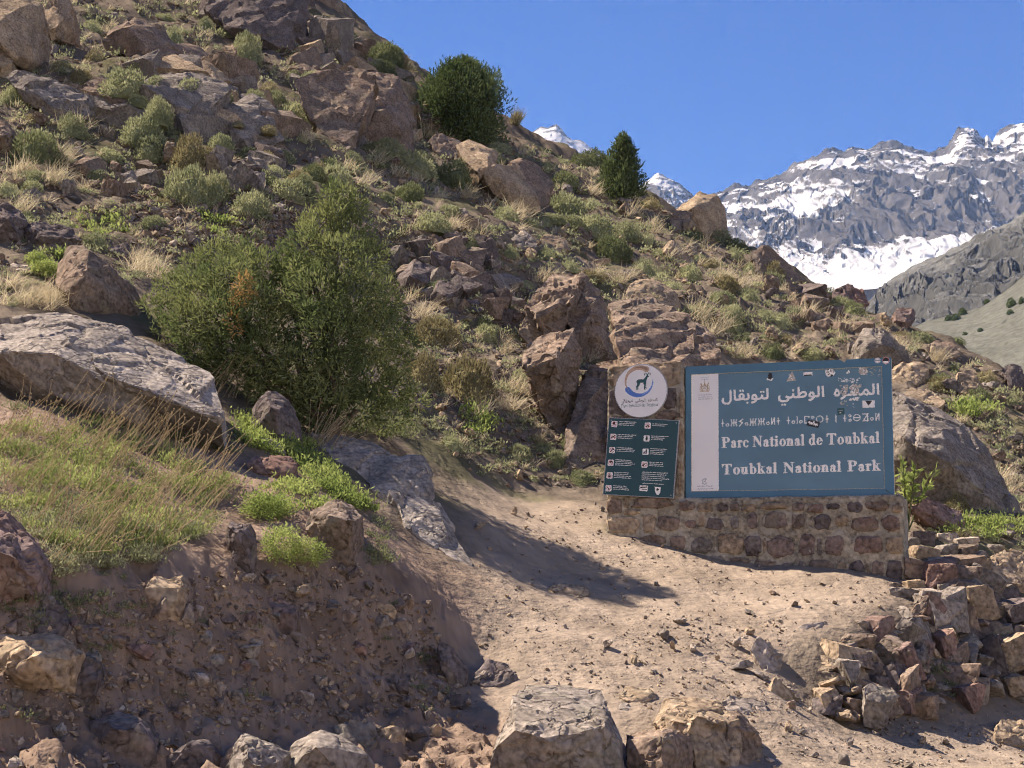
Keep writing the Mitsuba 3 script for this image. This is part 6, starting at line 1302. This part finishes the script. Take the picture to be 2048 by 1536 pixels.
def range_mesh(sky, low, Yc, Y0, na, nt, prof, ribs, seed, x0=None, x1=None, back=.35, jag=.0, cr=1.0, calm=1.0):
    """A mountain side from its foot (distance Y0) to its crest (distance Yc) and down behind: sky and low are surveyed skyline and foot lines."""
    sky, low = np.array(sky, float), np.array(low, float)
    px = np.linspace(x0 or sky[0, 0], x1 or sky[-1, 0], na)
    ys, yl = np.interp(px, sky[:, 0], sky[:, 1]), np.interp(px, low[:, 0], low[:, 1])
    t = np.concatenate([np.linspace(0, 1, nt), 1 + np.linspace(.03, back, 20)])
    A, Tt = np.meshgrid(np.arange(na), t, indexing='ij')
    Y = Y0 + (Yc - Y0) * Tt
    u = np.array([ray(a, b)[0] for a, b in zip(px, ys)])[:, None]
    vs, vl = np.array([ray(a, b)[2] for a, b in zip(px, ys)])[:, None], np.array([ray(a, b)[2] for a, b in zip(px, yl)])[:, None]
    vsm = gaussian_filter(vs[:, 0], na / 28)[:, None]; kk = sstep(.72, 1, Tt); vs = vsm * (1 - kk) + vs * kk       # teeth of the crest stay on the crest
    f = prof(np.clip(Tt, 0, 1))
    Z = 1.6 + (vl + (vs - vl) * f) * np.minimum(Y, Yc) - np.clip(Tt - 1, 0, 9) * (Yc - Y0) * .9
    X = u * Y
    P = np.stack([X, Y, Z], -1)
    amp, size = ribs
    q = np.stack([X / size + Z / size * .25, Y / size * .30, Z / size * .22], -1)
    q[..., 0] += (nfbm(P / (size * 1.3), 4, seed + 5) - .5) * 1.1
    rid = lambda p, o, sd: 1 - np.abs(nfbm(p, o, sd) * 2 - 1)
    r = rid(q, 6, seed); r2 = rid(q * 3.3 + 7, 6, seed + 9)
    env = np.clip(np.sin(np.pi * np.clip(Tt, 0, 1)), 0, 1) ** .6 * (calm + (1 - calm) * sstep(.15, .5, Tt))
    near1 = np.exp(-((Tt - 1) / .05) ** 2)
    rng = np.random.default_rng(seed); lo, hi = P.reshape(-1, 3).min(0), P.reshape(-1, 3).max(0)     # crags: small planes
    w = np.stack([X, Y * .5, Z * .8], -1) + (nfbm(P / (size * .3), 3, seed + 3)[..., None] - .5) * size * .25
    c = rng.uniform(w.reshape(-1, 3).min(0), w.reshape(-1, 3).max(0), (9000, 3)); _, i = cKDTree(c).query(w.reshape(-1, 3))
    tilt, off = rng.normal(0, .45, (9000, 3)), rng.uniform(-1, 1, 9000)
    crag = (off[i] * amp * .10 + ((w.reshape(-1, 3) - c[i]) * tilt[i]).sum(1) * .6).reshape(X.shape)
    Z = Z + amp * ((r - .72) * 1.3 + (r2 - .72) * .75) * env * (1 - near1) + np.clip(crag, -amp * .2, amp * .2) * .7 * cr * env * (1 - near1) + jag * (nfbm(P / (size * .22), 4, seed + 2) - .55) * near1
    global RIB
    RIB = r * .65 + r2 * .35
    return np.stack([X, Y, Z], -1), Tt, px[:, None] + 0 * Tt


def sheet(P):
    n, m = P.shape[:2]
    i, j = np.meshgrid(np.arange(n - 1), np.arange(m - 1), indexing='ij'); a = i * m + j
    return P.reshape(-1, 3), np.stack([a, a + m, a + m + 1, a + 1], -1).reshape(-1, 4)


def slope_of(P):
    du, dv = np.gradient(P, axis=0), np.gradient(P, axis=1)
    n = np.cross(du, dv); n /= np.linalg.norm(n, axis=2)[..., None] + 1e-9
    z = P[..., 2]
    lap = gaussian_filter(z, 5) - z
    return np.abs(n[..., 2]), lap


def snowy(name, sky, low, Yc, Y0, na, nt, prof, ribs, seed, zone, jag, rock=(.070, .066, .066), k=1.0):
    P, Tt, PX = range_mesh(sky, low, Yc, Y0, na, nt, prof, ribs, seed, jag=jag, calm=.12)
    nz, lap = slope_of(P)
    n1, n2 = nfbm(P / (ribs[1] * .5), 4, seed + 21), nfbm(P / (ribs[1] * .08), 3, seed + 31)
    streak = nfbm(np.stack([P[..., 0] / 160 + P[..., 2] / 90, P[..., 1] / 400, P[..., 2] / 16], -1), 3, seed + 51)
    s = (nz - .70) * 1.1 + (.74 - RIB) * 2.6 + (n1 - .5) * 1.5 + (n2 - .5) * .8 + (streak - .5) * 1.7 * sstep(.5, .75, Tt) + zone(Tt, PX)
    m = sstep(-.06, .06, s)[..., None]
    c = np.array(rock) * (.35 + 1.3 * nfbm(P / (ribs[1] * .10), 5, seed + 41))[..., None] * (1 - m) + np.array([.40, .405, .42]) * (.93 + .1 * n1)[..., None] * m
    v, f = sheet(P)
    scene[name] = mikit.ply((v, f), 'rock_far', smooth=True, color=c.reshape(-1, 3)); labels[name] = {'kind': 'structure'}


SKYR = [(1280, 420), (1360, 410), (1440, 380), (1475, 374), (1500, 368), (1530, 356), (1560, 348), (1585, 326), (1610, 316), (1640, 302), (1665, 297), (1690, 300), (1705, 293), (1740, 297), (1760, 291), (1795, 287), (1815, 293), (1840, 297), (1872, 304), (1890, 294), (1896, 288), (1906, 272), (1918, 257), (1934, 253), (1948, 257), (1960, 272), (1968, 279), (1975, 268), (1984, 276), (2000, 262), (2020, 252), (2048, 240), (2090, 215), (2200, 190), (2400, 150)]
LOWR = [(1280, 640), (1500, 600), (1620, 585), (1740, 578), (1850, 560), (2048, 540), (2400, 520)]
prof_r = lambda t: np.interp(t, [0, .25, .42, .54, .66, .82, 1], [0, .12, .28, .50, .66, .82, 1])
gb = lambda x, y, a, b, c: np.exp(-((x - a) / b) ** 2) * c
snowy('snowy_range', SKYR, LOWR, 3300, 2200, 860, 460, prof_r, (62, 130), 3,
      lambda t, x: np.interp(t, [0, .22, .34, .42, .55, .66, .85, .95, 1], [2.4, 1.9, .95, .08, -.02, .10, .22, .10, -.3]) + np.where(x < 1640, .40, 0) * np.exp(-((t - .45) / .2) ** 2) + gb(x, 0, 1660, 60, -.5) * np.exp(-((t - .38) / .1) ** 2), 45)
snowy('snowy_peak', [(960, 380), (1010, 310), (1040, 280), (1060, 266), (1080, 254), (1098, 252), (1112, 249), (1122, 256), (1135, 268), (1150, 280), (1170, 290), (1190, 301), (1230, 330), (1300, 380)], [(960, 460), (1300, 460)], 4300, 3500, 150, 90, lambda t: t, (50, 160), 23, lambda t, x: .85 + 0 * t, 30)
snowy('snowy_peak_001', [(1230, 430), (1270, 382), (1290, 362), (1305, 350), (1318, 344), (1330, 350), (1345, 356), (1362, 368), (1385, 390), (1420, 432), (1450, 470)], [(1230, 520), (1450, 520)], 3900, 3300, 150, 90, lambda t: t, (50, 120), 37, lambda t, x: .15 + 0 * t, 30)


def bare(name, sky, low, Yc, Y0, na, nt, ribs, seed, jag, ca, cb, prof=lambda t: t):
    P, Tt, PX = range_mesh(sky, low, Yc, Y0, na, nt, prof, ribs, seed, jag=jag, cr=.35)
    n1 = nfbm(P / (ribs[1] * .5), 4, seed + 3)[..., None]; n2 = nfbm(P / (ribs[1] * .06), 3, seed + 4)[..., None]; n3 = nnoise(P / (ribs[1] * .02), seed)[..., None]
    c = (np.array(ca) * (1 - n1) + np.array(cb) * n1) * (.45 + .8 * n2 + .3 * n3)
    nz, _ = slope_of(P)
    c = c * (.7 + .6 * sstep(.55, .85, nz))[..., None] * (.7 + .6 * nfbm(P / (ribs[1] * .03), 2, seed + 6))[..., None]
    v, f = sheet(P)
    scene[name] = mikit.ply((v, f), 'rock_far', smooth=name != 'bare_ridge', color=c.reshape(-1, 3)); labels[name] = {'kind': 'structure'}
    return P


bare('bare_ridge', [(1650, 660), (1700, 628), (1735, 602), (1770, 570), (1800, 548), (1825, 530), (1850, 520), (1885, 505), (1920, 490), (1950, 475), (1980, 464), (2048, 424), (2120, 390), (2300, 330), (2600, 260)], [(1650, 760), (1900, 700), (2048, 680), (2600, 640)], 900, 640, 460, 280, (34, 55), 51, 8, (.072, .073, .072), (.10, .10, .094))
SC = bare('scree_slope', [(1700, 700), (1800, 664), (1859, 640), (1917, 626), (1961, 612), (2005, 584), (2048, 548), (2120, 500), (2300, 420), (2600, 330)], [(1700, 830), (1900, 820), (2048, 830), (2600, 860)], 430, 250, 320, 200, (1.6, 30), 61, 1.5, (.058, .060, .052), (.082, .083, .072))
SCF = SC.reshape(-1, 3)
for (x, y, w, h, lab) in [(1898, 641, 16, 12, 'left one of a pair of dark bushes on the far grey scree slope'), (1912, 640, 18, 14, 'right one of a pair of dark bushes on the far grey scree slope'), (1926, 629, 16, 14, 'dark bush at the top edge of the far scree slope'), (2024, 612, 18, 18, 'dark bush high on the far scree slope near the right edge'), (2022, 628, 14, 10, 'dark bush just below the one near the right edge on the scree slope'),
                          (2043, 606, 12, 14, 'dark bush cut by the right edge on the far scree slope'), (1973, 603, 13, 9, 'small dark bush on the upper rim of the far scree slope'), (1961, 663, 11, 8, 'lowest small bush in the middle of the far scree slope'), (1930, 670, 10, 7, 'small bush at the left foot of the far scree slope')]:
    d = ray(x, y); g = SCF[np.argmin(np.abs(SCF[:, 0] / SCF[:, 1] - d[0]) + np.abs((SCF[:, 2] - 1.6) / SCF[:, 1] - d[2]))]; k = g[1] / FPX
    put('far_bush', {**SHRUB[int(rv.integers(0, 7))], 'bsdf': {'type': 'ref', 'id': 'leaf_dark'}}, lab, 'bush', to_world=T().translate(g.tolist()).scale([w * k * .6, w * k * .6, h * k]))

# unseen slope added behind the viewer to bounce light, and the valley floor between
th = np.radians(np.linspace(95, 265, 120)); r = np.geomspace(70, 900, 70)
R, TH = np.meshgrid(r, th, indexing='ij'); P = np.stack([R * np.sin(TH), R * np.cos(TH), -30 + np.maximum(R - 70, 0) * .46], -1)
P[..., 2] += (nfbm(P / 60, 5, 71) - .5) * 30 * np.clip(R / 200, 0, 1)
n1 = nfbm(P / 40, 4, 72)[..., None]
v, f = sheet(P); scene['bounce_hillside'] = mikit.ply((v, f), 'rock_far', smooth=True, color=(np.array([.31, .325, .35]) * (.7 + .6 * n1)).reshape(-1, 3)); labels['bounce_hillside'] = {'kind': 'structure'}
th = np.radians(np.linspace(0, 360, 97)); r = np.geomspace(60, 6000, 40); R, TH = np.meshgrid(r, th, indexing='ij')
P = np.stack([R * np.sin(TH), R * np.cos(TH), -34 - 0 * R], -1); v, f = sheet(P)
scene['valley_floor'] = mikit.ply((v, f), 'rock_far', smooth=True, color=np.tile([.24, .20, .16], (len(v), 1))); labels['valley_floor'] = {'kind': 'structure'}

# the air of the valley
scene['air'] = {'type': 'homogeneous', 'albedo': {'type': 'rgb', 'value': [.95, .95, .96]}, 'sigma_t': {'type': 'rgb', 'value': [.000019, .000029, .000050]}}
scene['haze'] = {'type': 'cube', 'to_world': T().translate([0, 0, 760]).scale([6100, 6100, 800]), 'bsdf': {'type': 'null'}, 'interior': {'type': 'ref', 'id': 'air'}}
scene['camera']['medium'] = {'type': 'ref', 'id': 'air'}
labels['haze'] = {'kind': 'stuff', 'label': 'thin blue air haze filling the valley'}
